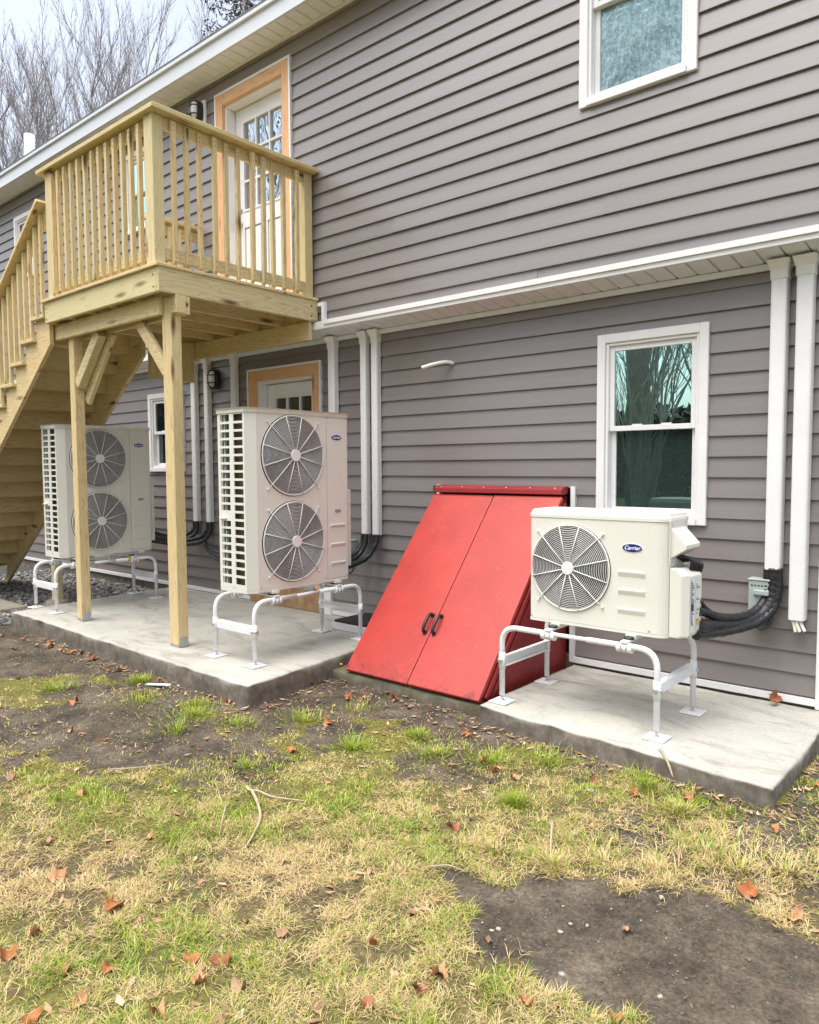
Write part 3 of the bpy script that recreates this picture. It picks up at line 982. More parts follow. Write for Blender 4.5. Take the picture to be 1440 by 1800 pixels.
# ------------------------------------------------------------------ outdoor units
def disc_panel(m, to3, rect, c, r, n=64):
    """flat panel rect=(a0,a1,b0,b1) with a round hole; to3 maps (a,b) to a point"""
    a0, a1, b0, b1 = rect
    angs = [2 * math.pi * i / n for i in range(n)]
    for ca, cb_ in ((a0, b0), (a1, b0), (a1, b1), (a0, b1)):
        angs.append(math.atan2(cb_ - c[1], ca - c[0]) % (2 * math.pi))
    angs = sorted(set(round(a, 6) for a in angs))
    inn, outr = [], []
    for a in angs:
        ca, sa = math.cos(a), math.sin(a)
        t = min([(a1 - c[0]) / ca if ca > 1e-9 else 1e9, (a0 - c[0]) / ca if ca < -1e-9 else 1e9,
                 (b1 - c[1]) / sa if sa > 1e-9 else 1e9, (b0 - c[1]) / sa if sa < -1e-9 else 1e9])
        inn.append(len(m.v)); m.v.append(to3(c[0] + r * ca, c[1] + r * sa, 0))
        outr.append(len(m.v)); m.v.append(to3(c[0] + t * ca, c[1] + t * sa, 0))
    k = len(angs)
    for i in range(k):
        j = (i + 1) % k
        m.face((inn[i], outr[i], outr[j], inn[j]))

def fan_set(parent, to3, c, R_, rot, ring_n=21):
    """fan behind a wire guard; to3(a, b, d) with d the distance in front of the panel"""
    sh = MB()
    n = 48
    for d0, d1, ra, rb in ((0.004, -0.03, R_ * 1.0, R_ * 0.985), (-0.03, -0.13, R_ * 0.985, R_ * 0.97)):
        b = len(sh.v)
        for d, rr in ((d0, ra), (d1, rb)):
            for i in range(n):
                t = 2 * math.pi * i / n
                sh.v.append(to3(c[0] + rr * math.cos(t), c[1] + rr * math.sin(t), d))
        sh.smooth = True
        for i in range(n):
            j = (i + 1) % n
            sh.face((b + i, b + j, b + n + j, b + n + i))
    b = len(sh.v)
    for i in range(n):
        t = 2 * math.pi * i / n
        sh.v.append(to3(c[0] + R_ * 0.97 * math.cos(t), c[1] + R_ * 0.97 * math.sin(t), -0.13))
    sh.smooth = False
    sh.face([b + i for i in range(n)])
    sh.build('fan_shroud', SHROUD, parent)
    fm = MB()
    fm.smooth = True
    for k in range(3):
        base = 2 * math.pi * k / 3 + rot
        g = {}
        na, nr = 7, 5
        for i in range(na):
            for j in range(nr):
                u_, v_ = i / (na - 1), j / (nr - 1)
                rr = R_ * (0.26 + 0.66 * v_)
                ang = base + (u_ - 0.5) * (1.15 + 0.35 * v_) + 0.45 * v_
                d = -0.095 + 0.06 * u_
                g[i, j] = len(fm.v); fm.v.append(to3(c[0] + rr * math.cos(ang), c[1] + rr * math.sin(ang), d))
        for i in range(na - 1):
            for j in range(nr - 1):
                fm.face((g[i, j], g[i + 1, j], g[i + 1, j + 1], g[i, j + 1]))
    p0, p1 = Vector(to3(c[0], c[1], -0.11)), Vector(to3(c[0], c[1], -0.03))
    fm.tube([p0, p1], [R_ * 0.3, R_ * 0.26], 24)
    fm.build('fan', FANM, parent)
    gd = MB()
    for k in range(ring_n):
        rr = R_ * (0.17 + 0.83 * k / (ring_n - 1))
        d = 0.022 - 0.014 * (rr / R_) ** 2
        nn = 40
        pts = [to3(c[0] + rr * math.cos(2 * math.pi * i / nn), c[1] + rr * math.sin(2 * math.pi * i / nn), d) for i in range(nn + 1)]
        gd.tube(pts, 0.0019 if k < ring_n - 1 else 0.006, 4, caps=False)
    gd.build('guard_ring', GRILLE, parent)['kind'] = 'stuff'
    for k in range(12):
        a = math.radians(15 + 30 * k)
        diag = k in (1, 4, 7, 10)
        ro = R_ * (1.17 if diag else 1.0)
        m = MB()
        pts = [to3(c[0] + rr * math.cos(a), c[1] + rr * math.sin(a), 0.029 - 0.015 * (rr / R_) ** 2 + (0.0 if rr <= R_ else -0.006)) for rr in (R_ * 0.12, R_ * 0.6, R_, ro)]
        m.tube(pts, 0.0034, 5)
        if diag:
            q0 = Vector(to3(c[0] + ro * math.cos(a), c[1] + ro * math.sin(a), 0.0)); q1 = Vector(to3(c[0] + ro * math.cos(a), c[1] + ro * math.sin(a), 0.014))
            m.tube([q0, q1], [0.009, 0.007], 8)
        m.build('guard_spoke', GRILLE, parent)
    hb = MB()
    p0, p1 = Vector(to3(c[0], c[1], 0.02)), Vector(to3(c[0], c[1], 0.036))
    hb.tube([p0, p1], [R_ * 0.155, R_ * 0.145], 24)
    hb.build('guard_hub', GRILLE, parent)

def badge(parent, to3, c, w, h, rotz, normal_rot):
    b = MB()
    n = 32
    for (k, mi, d) in ((1.0, 1, 0.002), (0.93, 0, 0.0035)):
        s0 = len(b.v)
        for dd in (0.0, d):
            for i in range(n):
                t = 2 * math.pi * i / n
                b.v.append(to3(c[0] + w / 2 * k * math.cos(t), c[1] + h / 2 * (1.0 if k == 1 else 0.88) * math.sin(t), dd))
        b.mi = mi
        for i in range(n):
            j = (i + 1) % n
            b.face((s0 + i, s0 + j, s0 + n + j, s0 + n + i))
        b.face([s0 + n + i for i in range(n)])
    bo = b.build('logo_badge', [BLUE, INK], parent)
    cu = bpy.data.curves.new('lettering', 'FONT')
    cu.body = 'Carrier'
    cu.align_x, cu.align_y = 'CENTER', 'CENTER'
    cu.size = h * 0.60
    cu.shear = 0.28
    cu.offset = 0.0005
    cu.extrude = 0.0006
    cu.materials.append(INK)
    tmp = bpy.data.objects.new('lettering', cu)
    COL.objects.link(tmp)
    bpy.context.view_layer.update()
    me = bpy.data.meshes.new_from_object(tmp.evaluated_get(bpy.context.evaluated_depsgraph_get()))
    bpy.data.objects.remove(tmp)
    me.name = 'lettering'
    to = bpy.data.objects.new('lettering', me)
    COL.objects.link(to)
    to.parent = bo
    to.rotation_euler = normal_rot
    to.location = to3(c[0], c[1], 0.0046)
    return bo

def ledge(m, to3, a0, a1, b, h=0.036, d=0.009):
    """pressed ledge: flat on top, sloping back down"""
    s = len(m.v)
    for (bb, dd) in ((b + h / 2, 0.0), (b + h / 2 - 0.004, d), (b + h / 2 - 0.012, d * 0.9), (b - h / 2, 0.0)):
        for a, ins in ((a0, 0.004), (a1, -0.004)):
            m.v.append(to3(a + (ins if dd > 0 else 0), bb, dd))
    for i in range(3):
        m.face((s + 2 * i, s + 2 * i + 2, s + 2 * i + 3, s + 2 * i + 1))
    m.face((s, s + 2, s + 4, s + 6)); m.face((s + 1, s + 7, s + 5, s + 3))

# --- single-fan unit
def single_unit():
    u = thing('outdoor_unit', 'single-fan cream heat pump outdoor unit standing in front of the right window', 'heat pump', (-1.95, 4.1, 0.69))
    x0, x1, yf, yk, z0, z1 = -2.385, -1.524, 3.95, 4.25, 0.70, 1.335
    prof = [(x0, yk), (x0, yf + 0.02), (x0 + 0.006, yf + 0.006), (x0 + 0.02, yf)]
    prof2 = [(x1 - 0.07, yf)] + [(x1 - 0.07 + 0.07 * math.sin(a), yf + 0.055 * (1 - math.cos(a))) for a in [math.radians(d) for d in (18, 36, 54, 72, 90)]] + [(x1, yk)]
    m = MB(); m.smooth = True
    def strip(pts):
        for (a, b) in zip(pts[:-1], pts[1:]):
            s = len(m.v)
            m.v.extend([(a[0], a[1], z0), (b[0], b[1], z0), (b[0], b[1], z1), (a[0], a[1], z1)])
            m.face((s, s + 1, s + 2, s + 3))
    m.smooth = False
    strip(prof); strip(prof2)
    s = len(m.v)
    m.v.extend([(x1, yk, z0), (x0, yk, z0), (x0, yk, z1), (x1, yk, z1)]); m.face((s, s + 1, s + 2, s + 3))
    to3 = lambda a, b, d: (a, yf - d, b)
    disc_panel(m, to3, (x0 + 0.02, -1.835, z0, z1), (-2.11, 1.027), 0.262)
    s = len(m.v)
    m.v.extend([(-1.835, yf, z0), (x1 - 0.07, yf, z0), (x1 - 0.07, yf, z1), (-1.835, yf, z1)]); m.face((s, s + 1, s + 2, s + 3))
    for b in (1.022, 0.918, 0.808):
        ledge(m, to3, -1.805, -1.642, b)
    full = prof + prof2
    m.face([len(m.v) + i for i in range(len(full))]); m.v.extend([(a, b, z0) for a, b in full])
    m.build('cabinet', CREAM, u)
    cap = MB()
    grow = lambda p, k: ((p[0] - (x0 + x1) / 2) * k + (x0 + x1) / 2, (p[1] - (yf + yk) / 2) * (1 + (k - 1) * 3) + (yf + yk) / 2)
    rings = []
    for k, z in ((1.008, z1 - 0.012), (1.008, z1 + 0.006), (0.992, z1 + 0.02), (0.985, z1 + 0.03), (0.965, z1 + 0.037)):
        ring = []
        for p in full:
            q = grow(p, k); ring.append(len(cap.v)); cap.v.append((q[0], q[1], z))
        rings.append(ring)
    for a, b in zip(rings[:-1], rings[1:]):
        for i in range(len(full)):
            j = (i + 1) % len(full)
            cap.face((a[i], a[j], b[j], b[i]))
    cap.face(rings[-1])
    cap.build('top_cover', CREAM, u)
    pan = MB()
    pan.prism([(a, b) for a, b in [grow(p, 1.004) for p in full]], 2, z0 - 0.018, z0 - 0.002)
    pan.build('base_pan', CREAM, u)
    fan_set(u, to3, (-2.11, 1.027), 0.255, 0.5)
    badge(u, to3, (-1.722, 1.171), 0.124, 0.052, 0, (math.pi / 2, 0, 0))
    # right-hand side: hood, valve cover, stickers, wires
    hd = MB()
    ya, yb2 = 3.99, 4.20
    hz = [(1.30, 0.0), (1.285, 0.01), (1.2, 0.09), (1.178, 0.09), (1.12, 0.0)]
    s = len(hd.v)
    for y in (ya, yb2):
        for z, d in hz: hd.v.append((x1 + d, y + (0.03 if (y == ya and d > 0.1) else 0), z))
    hd.face(range(s, s + 5)); hd.face([s + 9 - i for i in range(5)])
    for i in range(5):
        j = (i + 1) % 5
        hd.face((s + i, s + 5 + i, s + 5 + j, s + j))
    hd.box(x1, x1 + 0.006, 3.975, 4.22, 1.085, 1.335)
    hd.build('cable_hood', CREAM, u, bevel=0.006, seg=2)
    vc = MB()
    pts = [(3.985, x1), (3.985, x1 + 0.065), (4.02, x1 + 0.1), (4.175, x1 + 0.11), (4.21, x1 + 0.09), (4.21, x1)]
    s = len(vc.v)
    for zt, zi in ((0.685, 0), (0.70, 1), (1.03, 1), (1.07, 2)):
        for (y, x) in pts:
            dx = x - x1
            k = 0.82 if zi == 0 else (1.0 if zi == 1 else 0.62)
            vc.v.append((x1 + dx * k, y, zt))
    for r_ in range(3):
        for i in range(6):
            j = (i + 1) % 6
            vc.face((s + r_ * 6 + i, s + r_ * 6 + j, s + (r_ + 1) * 6 + j, s + (r_ + 1) * 6 + i))
    vc.face([s + i for i in range(6)][::-1]); vc.face([s + 18 + i for i in range(6)])
    vc.build('valve_cover', CREAM, u, bevel=0.008, seg=2)
    # stickers follow the cover's outer face
    def onface(t, z, lift):
        y = 4.02 + (4.175 - 4.02) * t
        x = x1 + 0.1 + 0.01 * t + lift
        return (x, y, z)
    st = MB()
    s = len(st.v)
    for mi, (t0, t1, za, zb3, lift) in enumerate(((0.04, 0.42, 0.715, 1.015, 0.0015), (0.5, 0.92, 0.72, 1.02, 0.0015))):
        st.mi = mi
        s = len(st.v); st.v.extend([onface(t0, za, lift), onface(t1, za, lift), onface(t1, zb3, lift), onface(t0, zb3, lift)]); st.face((s, s + 1, s + 2, s + 3))
    rnd = random.Random(3)
    st.mi = 2
    for row in range(26):
        z = 1.0 - row * 0.0095
        if row in (13, 14, 15, 16):
            ws = [(0.1, 0.32)]
        else:
            ws = [(0.08, rnd.uniform(0.16, 0.38))]
            if rnd.random() < 0.5: ws.append((0.55, rnd.uniform(0.6, 0.85)))
        for t0, t1 in ws:
            hgt = 0.009 if 13 <= row <= 16 else 0.0045
            s = len(st.v); st.v.extend([onface(t0, z - hgt, 0.003), onface(t1, z - hgt, 0.003), onface(t1, z, 0.003), onface(t0, z, 0.003)]); st.face((s, s + 1, s + 2, s + 3))
    st.mi = 3
    s = len(st.v); st.v.extend([onface(0.56, 0.752, 0.003), onface(0.8, 0.752, 0.003), onface(0.8, 0.775, 0.003), onface(0.56, 0.775, 0.003)]); st.face((s, s + 1, s + 2, s + 3))
    st.build('rating_label', [PAPER, CREAM, INKB, YEL], u)
    wr = MB()
    for k in range(6):
        a = Vector((x1 + 0.0, 4.08 + 0.02 * k, 1.12 - 0.006 * k))
        wr.tube(curve([a, a + Vector((0.045 + 0.005 * k, -0.015 + 0.008 * k, 0.012)), a + Vector((0.085 + 0.005 * k, 0.0, -0.01)), a + Vector((0.075 + 0.003 * k, 0.01, -0.075))], 5), 0.008, 6)
    wr.build('wiring', DARK, u)
    sw = MB()
    for (x, z) in ((-2.37, 1.325), (-2.37, 0.712), (-1.85, 1.325), (-1.62, 0.712), (-1.62, 1.325)):
        sw.disc((x, yf - 0.0003, z), (0, -1, 0), 0.006, 0.005, 0.002, 8)
    for (y, z) in ((4.0, 1.31), (4.2, 1.31), (4.0, 1.1), (4.2, 1.1), (4.03, 0.74)):
        sw.disc((x1 + 0.0063, y, z), (1, 0, 0), 0.006, 0.005, 0.002, 8)
    sw.build('screw', STEEL, u)
    ft = MB()
    for x in (-2.2, -1.72):
        ft.box(x - 0.03, x + 0.03, 3.935, 4.265, 0.664, 0.681)
    ft.build('mounting_foot', CREAM, u)
    return u
single_unit()

def stand(name, label, axis, a0, a1, b0, b1, zbase, zrail, zbar, cl, group):
    """two arched tubes along axis at b0 and b1 with feet, cross bars at both ends and clamps"""
    def P(a, b, z): return (a, b, z) if axis == 0 else (b, a, z)
    s = thing(name, label, 'unit stand', P((a0 + a1) / 2, (b0 + b1) / 2, zbase), group)
    r = 0.0175
    for b in (b0, b1):
        A, B, Cc, D = P(a0, b, zbase + 0.045), P(a0, b, zrail), P(a1, b, zrail), P(a1, b, zbase + 0.045)
        m = MB()
        q0, q1 = a0 + (a1 - a0) * 0.36, a0 + (a1 - a0) * 0.58
        m.tube([A] + bend(B, A, Cc, 0.11) + [P(q0, b, zrail)], r, 12)
        m.tube([P(q0, b, zrail), P(q1, b, zrail)], r * 0.74, 12)
        m.tube([P(q1, b, zrail)] + bend(Cc, B, D, 0.11) + [D], r, 12)
        m.build('arch_tube', STANDW, s)
    for a in (a0, a1):
        for b in (b0, b1):
            m = MB()
            x, y, z = P(a, b, zbase)
            m.box(x - 0.062, x + 0.062, y - 0.062, y + 0.062, z + 0.002, z + 0.010)
            fp = m.build('foot_plate', STANDW, s, bevel=0.002)
            m = MB()
            m.tube([(x, y, z + 0.010), (x, y, z + 0.05)], 0.006, 8)
            m.disc((x, y, z + 0.010), (0, 0, 1), 0.013, 0.011, 0.009, 6)
            for dx in (-0.045, 0.045):
                for dy in (-0.045, 0.045):
                    m.disc((x + dx, y + dy, z + 0.0102), (0, 0, 1), 0.005, 0.004, 0.002, 8)
            m.build('levelling_bolt', STEEL, fp)
        # cross bar, a C channel
        m = MB()
        sgn = 1 if a == a0 else -1
        bl, bh = b0 + 0.012, b1 - 0.012
        for (za, zb4, off, th) in ((zbar - 0.034, zbar + 0.034, 0.0, 0.006), (zbar + 0.028, zbar + 0.034, 0.016, 0.026), (zbar - 0.034, zbar - 0.028, 0.016, 0.026)):
            aa, ab = a + sgn * off - th / 2, a + sgn * off + th / 2
            if off == 0.0:
                lo, hi = P(min(aa, ab), bl, za + 0.0062), P(max(aa, ab), bh, zb4 - 0.0062)
            else:
                lo, hi = P(min(aa, ab), bl, za), P(max(aa, ab), bh, zb4)
            m.box(min(lo[0], hi[0]), max(lo[0], hi[0]), min(lo[1], hi[1]), max(lo[1], hi[1]), lo[2], hi[2])
        cb_ = m.build('cross_bar', STANDW, s)
        m = MB()
        m2 = MB()
        for b in (b0, b1):
            x, y, z = P(a, b, zbar)
            MB().tube([(x, y, z - 0.052), (x, y, z + 0.052)], r + 0.004, 12).build('clamp_sleeve', STANDW, cb_)
            d = P(0, -1 if b == b0 else 1, 0)
            m2.disc((x + d[0] * 0.018, y + d[1] * 0.018, z), d, 0.016, 0.014, 0.014, 6)
            d2 = P(-sgn, 0, 0)
            m2.disc((x + d2[0] * 0.018, y + d2[1] * 0.018, z), d2, 0.013, 0.011, 0.012, 6)
        m2.build('bolt', STEEL, cb_)
    for a in cl:
        m = MB()
        lo, hi = P(a - 0.02, b0 - 0.02, zrail + r), P(a + 0.02, b1 + 0.02, zrail + r + 0.012)
        m.box(min(lo[0], hi[0]), max(lo[0], hi[0]), min(lo[1], hi[1]), max(lo[1], hi[1]), lo[2], hi[2])
        for b in (b0, b1):
            x, y, z = P(a, b, zrail)
            for da in (-0.032, 0.0, 0.032):
                xx, yy, _ = P(a + da, b, 0)
                m.tube([P(a + da - 0.012, b, zrail - 0.012), P(a + da + 0.012, b, zrail - 0.012)], [0.026, 0.026], 10)
        mr = m.build('mounting_rail', STANDW, s)
        m = MB()
        for b, sg in ((b0, 1), (b1, -1)):
            x, y, z = P(a + 0.0, b + sg * 0.05, zrail + r + 0.0125)
            m.disc((x, y, z), (0, 0, 1), 0.03, 0.027, 0.012, 12)
        m.build('rubber_pad', RUBBER, mr)
        m = MB()
        for b in (b0, b1):
            x, y, z = P(a, b, zrail - 0.02)
            d = P(0, -1 if b == b0 else 1, 0)
            m.disc((x + d[0] * 0.022, y + d[1] * 0.022, z), d, 0.01, 0.009, 0.01, 6)
        m.build('bolt', STEEL, mr)
    return s
SG = 'white tube stands under the outdoor units'
stand('unit_stand', 'white tube stand under the single-fan unit beside the red cellar doors', 0, -2.53, -1.535, 3.865, 4.42, 0.15, 0.632, 0.415, (-2.2, -1.72), SG)
stA = stand('unit_stand', 'white tube stand under the twin-fan unit nearest the red cellar doors', 1, 3.28, 4.37, -4.735, -4.262, 0.2, 0.662, 0.45, (3.48, 4.12), SG)
stB = copy_tree(stA, (-3.125, -0.015, 0))
stB['label'] = 'white tube stand with yellow tape under the twin-fan unit behind the left deck post'
m = MB(); m.smooth = True
m.tube([(-7.387, 4.02, 0.662), (-7.387, 4.07, 0.662)], 0.0182, 12)
m.build('tape_band', YEL, stB)

# --- twin-fan unit
def twin_unit():
    u = thing('outdoor_unit', 'twin-fan cream heat pump outdoor unit on the slab, nearest the red cellar doors', 'heat pump', (-4.45, 3.76, 0.735), 'twin-fan outdoor units')
    xf, xk, y0, y1, z0, z1 = -4.275, -4.625, 3.255, 4.262, 0.745, 2.035
    to3 = lambda a, b, d: (xf + d, a, b)
    m = MB()
    ym, ys = 3.335, 4.02
    zmid = (z0 + z1) / 2
    c1, c2, Rf = (3.678, 1.722), (3.678, 1.075), 0.302
    disc_panel(m, to3, (ym, ys - 0.002, zmid, z1), c1, Rf + 0.006)
    disc_panel(m, to3, (ym, ys - 0.002, z0, zmid), c2, Rf + 0.006)
    # chamfer to the louvred end
    s = len(m.v)
    m.v.extend([(xf - 0.035, y0, z0), (xf, ym, z0), (xf, ym, z1), (xf - 0.035, y0, z1)]); m.face((s, s + 1, s + 2, s + 3))
    # frame of the louvred end is its own part; back and far side
    s = len(m.v)
    m.v.extend([(xk, y0 + 0.03, z0), (xk, y1, z0), (xk, y1, z1), (xk, y0 + 0.03, z1)]); m.face((s, s + 1, s + 2, s + 3))
    m.build('cabinet', CREAM, u)
    svc = MB()
    svc.box(xf - 0.03, xf, ys + 0.002, y1 - 0.02, z0 + 0.002, z1 - 0.002)
    svc.box(xk, xf - 0.032, ys + 0.03, y1, z0, z1)
    t4 = lambda a, b, d: (xf + 0.0005 + d, a, b)
    for b in (1.165, 1.012, 0.862):
        ledge(svc, t4, 4.05, 4.212, b, h=0.03)
    svc.prism([(xf - 0.03, y1 - 0.019), (xf - 0.002, y1 - 0.019), (xf - 0.008, y1 - 0.006), (xf - 0.03, y1)], 2, z0 + 0.002, z1 - 0.002)
    sp_ = svc.build('service_panel', CREAM, u)
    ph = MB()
    ph.box(xf - 0.01, xf + 0.003, 4.105, 4.165, 1.272, 1.296)  # handle slot as a shallow box, its shade painted grey
    ph.build('finger_pull', simple('finger_pull_shade', (0.3, 0.29, 0.26), 0.6) if 'finger_pull_shade' not in bpy.data.materials else bpy.data.materials['finger_pull_shade'], u)
    cap = MB()
    full = [(xk, y1), (xk, y0), (xf - 0.035, y0), (xf, ym), (xf, y1 - 0.02), (xf - 0.02, y1)]
    rings = []
    for g, z in ((0.006, z1 - 0.006), (0.006, z1 + 0.012), (-0.008, z1 + 0.024), (-0.02, z1 + 0.028)):
        ring = []
        for (x, y) in full:
            cx, cy = (xf + xk) / 2, (y0 + y1) / 2
            ring.append(len(cap.v)); cap.v.append((x + math.copysign(g, x - cx), y + math.copysign(g, y - cy), z))
        rings.append(ring)
    for a, b in zip(rings[:-1], rings[1:]):
        for i in range(6):
            j = (i + 1) % 6
            cap.face((a[i], a[j], b[j], b[i]))
    cap.face(rings[-1])
    cap.build('top_cover', CREAM, u)
    pan = MB()
    pan.prism([(x, y) for x, y in full], 2, z0 - 0.022, z0 - 0.001)
    pan.build('base_pan', CREAM, u)
    # coil guard on the end: a lattice
    g = MB()
    th = 0.008
    xs_ = [(-4.625, -4.594), (-4.484, -4.437), (-4.328, -4.31)]
    for a, b in xs_:
        g.box(a, b, y0, y0 + th, z0, z1)
    rows = 21
    zt, zb5 = 2.018, 0.782
    pitch = (zt - zb5) / rows
    for (a, b) in ((-4.594, -4.484), (-4.437, -4.328)):
        g.box(a, b, y0 + 0.0006, y0 + th, zt, z1); g.box(a, b, y0 + 0.0006, y0 + th, z0, zb5)
        for i in range(1, rows):
            z = zt - i * pitch
            g.box(a, b, y0 + 0.0006, y0 + th, z - 0.0085, z + 0.0085)
        if a < -4.5:
            z = zt - 12.5 * pitch
            g.box(a, b, y0 + 0.0009, y0 + th, z - 0.0215, z + 0.0215)
    g.box(-4.625, -4.61, y0 + 0.03, y1, z0, z1)
    g.build('coil_guard', CREAM, u)
    hd = MB(); hd.box(-4.6, -4.53, y0 - 0.022, y0, 1.255, 1.27); hd.build('lift_handle', CREAM, u, bevel=0.004)
    co = MB(); co.box(-4.606, -4.318, y0 + 0.035, y0 + 0.05, z0 + 0.01, z1 - 0.01)
    co.build('coil', COIL, u)
    cr = MB(); cr.box(-4.57, -4.556, y0 + 0.015, y0 + 0.034, z0 + 0.01, z1 - 0.01); cr.build('coil_pipe', GREYBOX, u)
    for c, rt in ((c1, 0.3), (c2, 1.1)):
        fan_set(u, to3, c, Rf - 0.004, rt, 25)
    badge(u, to3, (4.125, 1.868), 0.118, 0.047, 0, (math.pi / 2, 0, math.pi / 2))
    vc = MB(); vc.box(xk + 0.06, xf - 0.03, y1, y1 + 0.055, 0.82, 1.45); vc.build('valve_cover', CREAM, u, bevel=0.01, seg=2)
    sw = MB()
    for (y, z) in ((3.36, 2.02), (3.36, 0.76), (4.0, 2.02), (4.0, 0.76), (4.03, 2.02), (4.23, 2.02), (4.23, 0.76)):
        sw.disc((xf + 0.0003, y, z), (1, 0, 0), 0.006, 0.005, 0.002, 8)
    for (x, z) in ((-4.61, 2.026), (-4.46, 2.026), (-4.32, 2.026), (-4.46, 0.76)):
        sw.disc((x, y0 - 0.0003, z), (0, -1, 0), 0.006, 0.005, 0.002, 8)
    sw.build('screw', STEEL, u)
    ft = MB()
    for y in (3.48, 4.12):
        ft.box(xk - 0.02, xf + 0.02, y - 0.03, y + 0.03, 0.706, 0.7225)
    ft.build('mounting_foot', CREAM, u)
    return u
uA = twin_unit()
uB = copy_tree(uA, (-3.16, 0.09, 0.012))
uB['label'] = 'twin-fan cream heat pump outdoor unit behind the left deck post, beside the stairs'

# ------------------------------------------------------------------ line covers and cables
def line_cover(x0, w, zb6, label, d=0.075, flange=True, group='white pipe covers down the lower wall'):
    t = thing('pipe_cover', label, 'pipe cover', (x0 + w / 2, LW - 0.02, zb6), group)
    yb7, yf = LW - 0.018, LW - 0.018 - d
    c = 0.014
    m = MB()
    prof = [(x0, yb7), (x0, yf + c), (x0 + c * 0.35, yf + c * 0.3), (x0 + c, yf), (x0 + w - c, yf), (x0 + w - c * 0.35, yf + c * 0.3), (x0 + w, yf + c), (x0 + w, yb7)]
    zt = 2.76
    m.prism(prof, 2, zb6, zt)
    m.build('duct', WHITE, t)
    f = MB()
    rings = []
    for k, dz, dy in ((0.005, zt - 0.012, 0.005), (0.006, zt + 0.04, 0.008), (0.016, zt + 0.075, 0.03), (0.02, 2.857, 0.04)):
        ring = []
        cx = x0 + w / 2
        for (x, y) in prof:
            ring.append(len(f.v)); f.v.append((x + math.copysign(k, x - cx), y - (dy if y < yb7 - 0.001 else 0), dz))
        rings.append(ring)
    for a, b in zip(rings[:-1], rings[1:]):
        for i in range(8):
            j = (i + 1) % 8
            f.face((a[i], a[j], b[j], b[i]))
    f.face(rings[0][::-1]); f.face(rings[-1])
    f.build('ceiling_flange', WHITE, t)
    return t
line_cover(-7.47, 0.082, 1.02, 'white pipe cover beside the small left window, first from the window', d=0.06)
line_cover(-7.21, 0.075, 1.02, 'white pipe cover just left of the lower wall lamp', d=0.06)
line_cover(-6.71, 0.076, 0.95, 'white pipe cover beside the lower door on its lamp side', d=0.06)
line_cover(-5.175, 0.085, 0.95, 'white pipe cover between the lower door and the paired covers', d=0.065)
line_cover(-4.755, 0.07, 1.015, 'left cover of the close pair of pipe covers beside the near twin-fan unit', d=0.06)
line_cover(-4.617, 0.073, 1.015, 'right cover of the close pair of pipe covers beside the near twin-fan unit', d=0.06)
line_cover(-1.274, 0.09, 0.99, 'wide white pipe cover with black insulated pipes coming out of its foot', d=0.085)
line_cover(-1.133, 0.09, 0.695, 'longest white pipe cover at the house corner with pale cable ends below', d=0.085)

def lines(name, label, cat, paths, mat, group=None, rough=0.0):
    m = MB()
    for pts, r in paths:
        cp = curve(pts, 9)
        rr = [r * (1 + rough * math.sin(i * 2.1) * 0.5 + rough * random.uniform(-0.4, 0.4)) for i in range(len(cp))]
        m.tube(cp, rr, 10)
    o = m.build(name, mat)
    return tag(o, label, cat, group)
GI = 'black insulated refrigerant pipes'
yy = LW - 0.075
lines('insulated_pipe', 'thick black wrapped pipes curving from the right pipe cover to the single-fan unit', 'insulated pipe', [
    ([(-1.228, yy, 1.0), (-1.225, yy, 0.88), (-1.235, yy - 0.02, 0.775), (-1.29, yy - 0.09, 0.70), (-1.37, 4.62, 0.675), (-1.42, 4.38, 0.70), (-1.41, 4.15, 0.735)], 0.036),
    ([(-1.255, yy, 1.0), (-1.262, yy + 0.0, 0.86), (-1.28, yy - 0.03, 0.77), (-1.33, yy - 0.16, 0.715), (-1.40, 4.5, 0.73), (-1.44, 4.3, 0.79), (-1.42, 4.15, 0.82)], 0.027),
    ([(-1.203, yy, 1.0), (-1.198, yy, 0.87), (-1.22, yy - 0.03, 0.745), (-1.28, yy - 0.12, 0.675), (-1.36, 4.58, 0.65), (-1.42, 4.3, 0.665), (-1.42, 4.12, 0.69)], 0.028),
    ([(-1.44, 4.45, 0.72), (-1.46, 4.36, 0.80), (-1.46, 4.25, 0.87), (-1.44, 4.18, 0.92)], 0.012),
    ([(-1.41, 4.47, 0.72), (-1.43, 4.38, 0.78), (-1.43, 4.25, 0.84), (-1.41, 4.16, 0.88)], 0.012)], RUBBER, GI, 0.12)
lines('insulated_pipe', 'black wrapped pipes fanning from the paired covers to the near twin-fan unit', 'insulated pipe', [
    ([(-4.74, yy + .01, 1.02), (-4.745, yy, 0.93), (-4.76, yy - 0.08, 0.84), (-4.77, 4.62, 0.80), (-4.62, 4.34, 0.83)], 0.022),
    ([(-4.70, yy + .01, 1.02), (-4.70, yy - 0.01, 0.92), (-4.715, yy - 0.09, 0.82), (-4.70, 4.6, 0.78), (-4.56, 4.33, 0.82)], 0.022),
    ([(-4.60, yy + .01, 1.02), (-4.61, yy - 0.01, 0.91), (-4.64, yy - 0.09, 0.80), (-4.64, 4.58, 0.765), (-4.5, 4.33, 0.81)], 0.024),
    ([(-4.56, yy + .01, 1.02), (-4.565, yy - 0.01, 0.93), (-4.60, yy - 0.10, 0.81), (-4.6, 4.55, 0.755), (-4.44, 4.32, 0.80)], 0.022)], RUBBER, GI, 0.12)
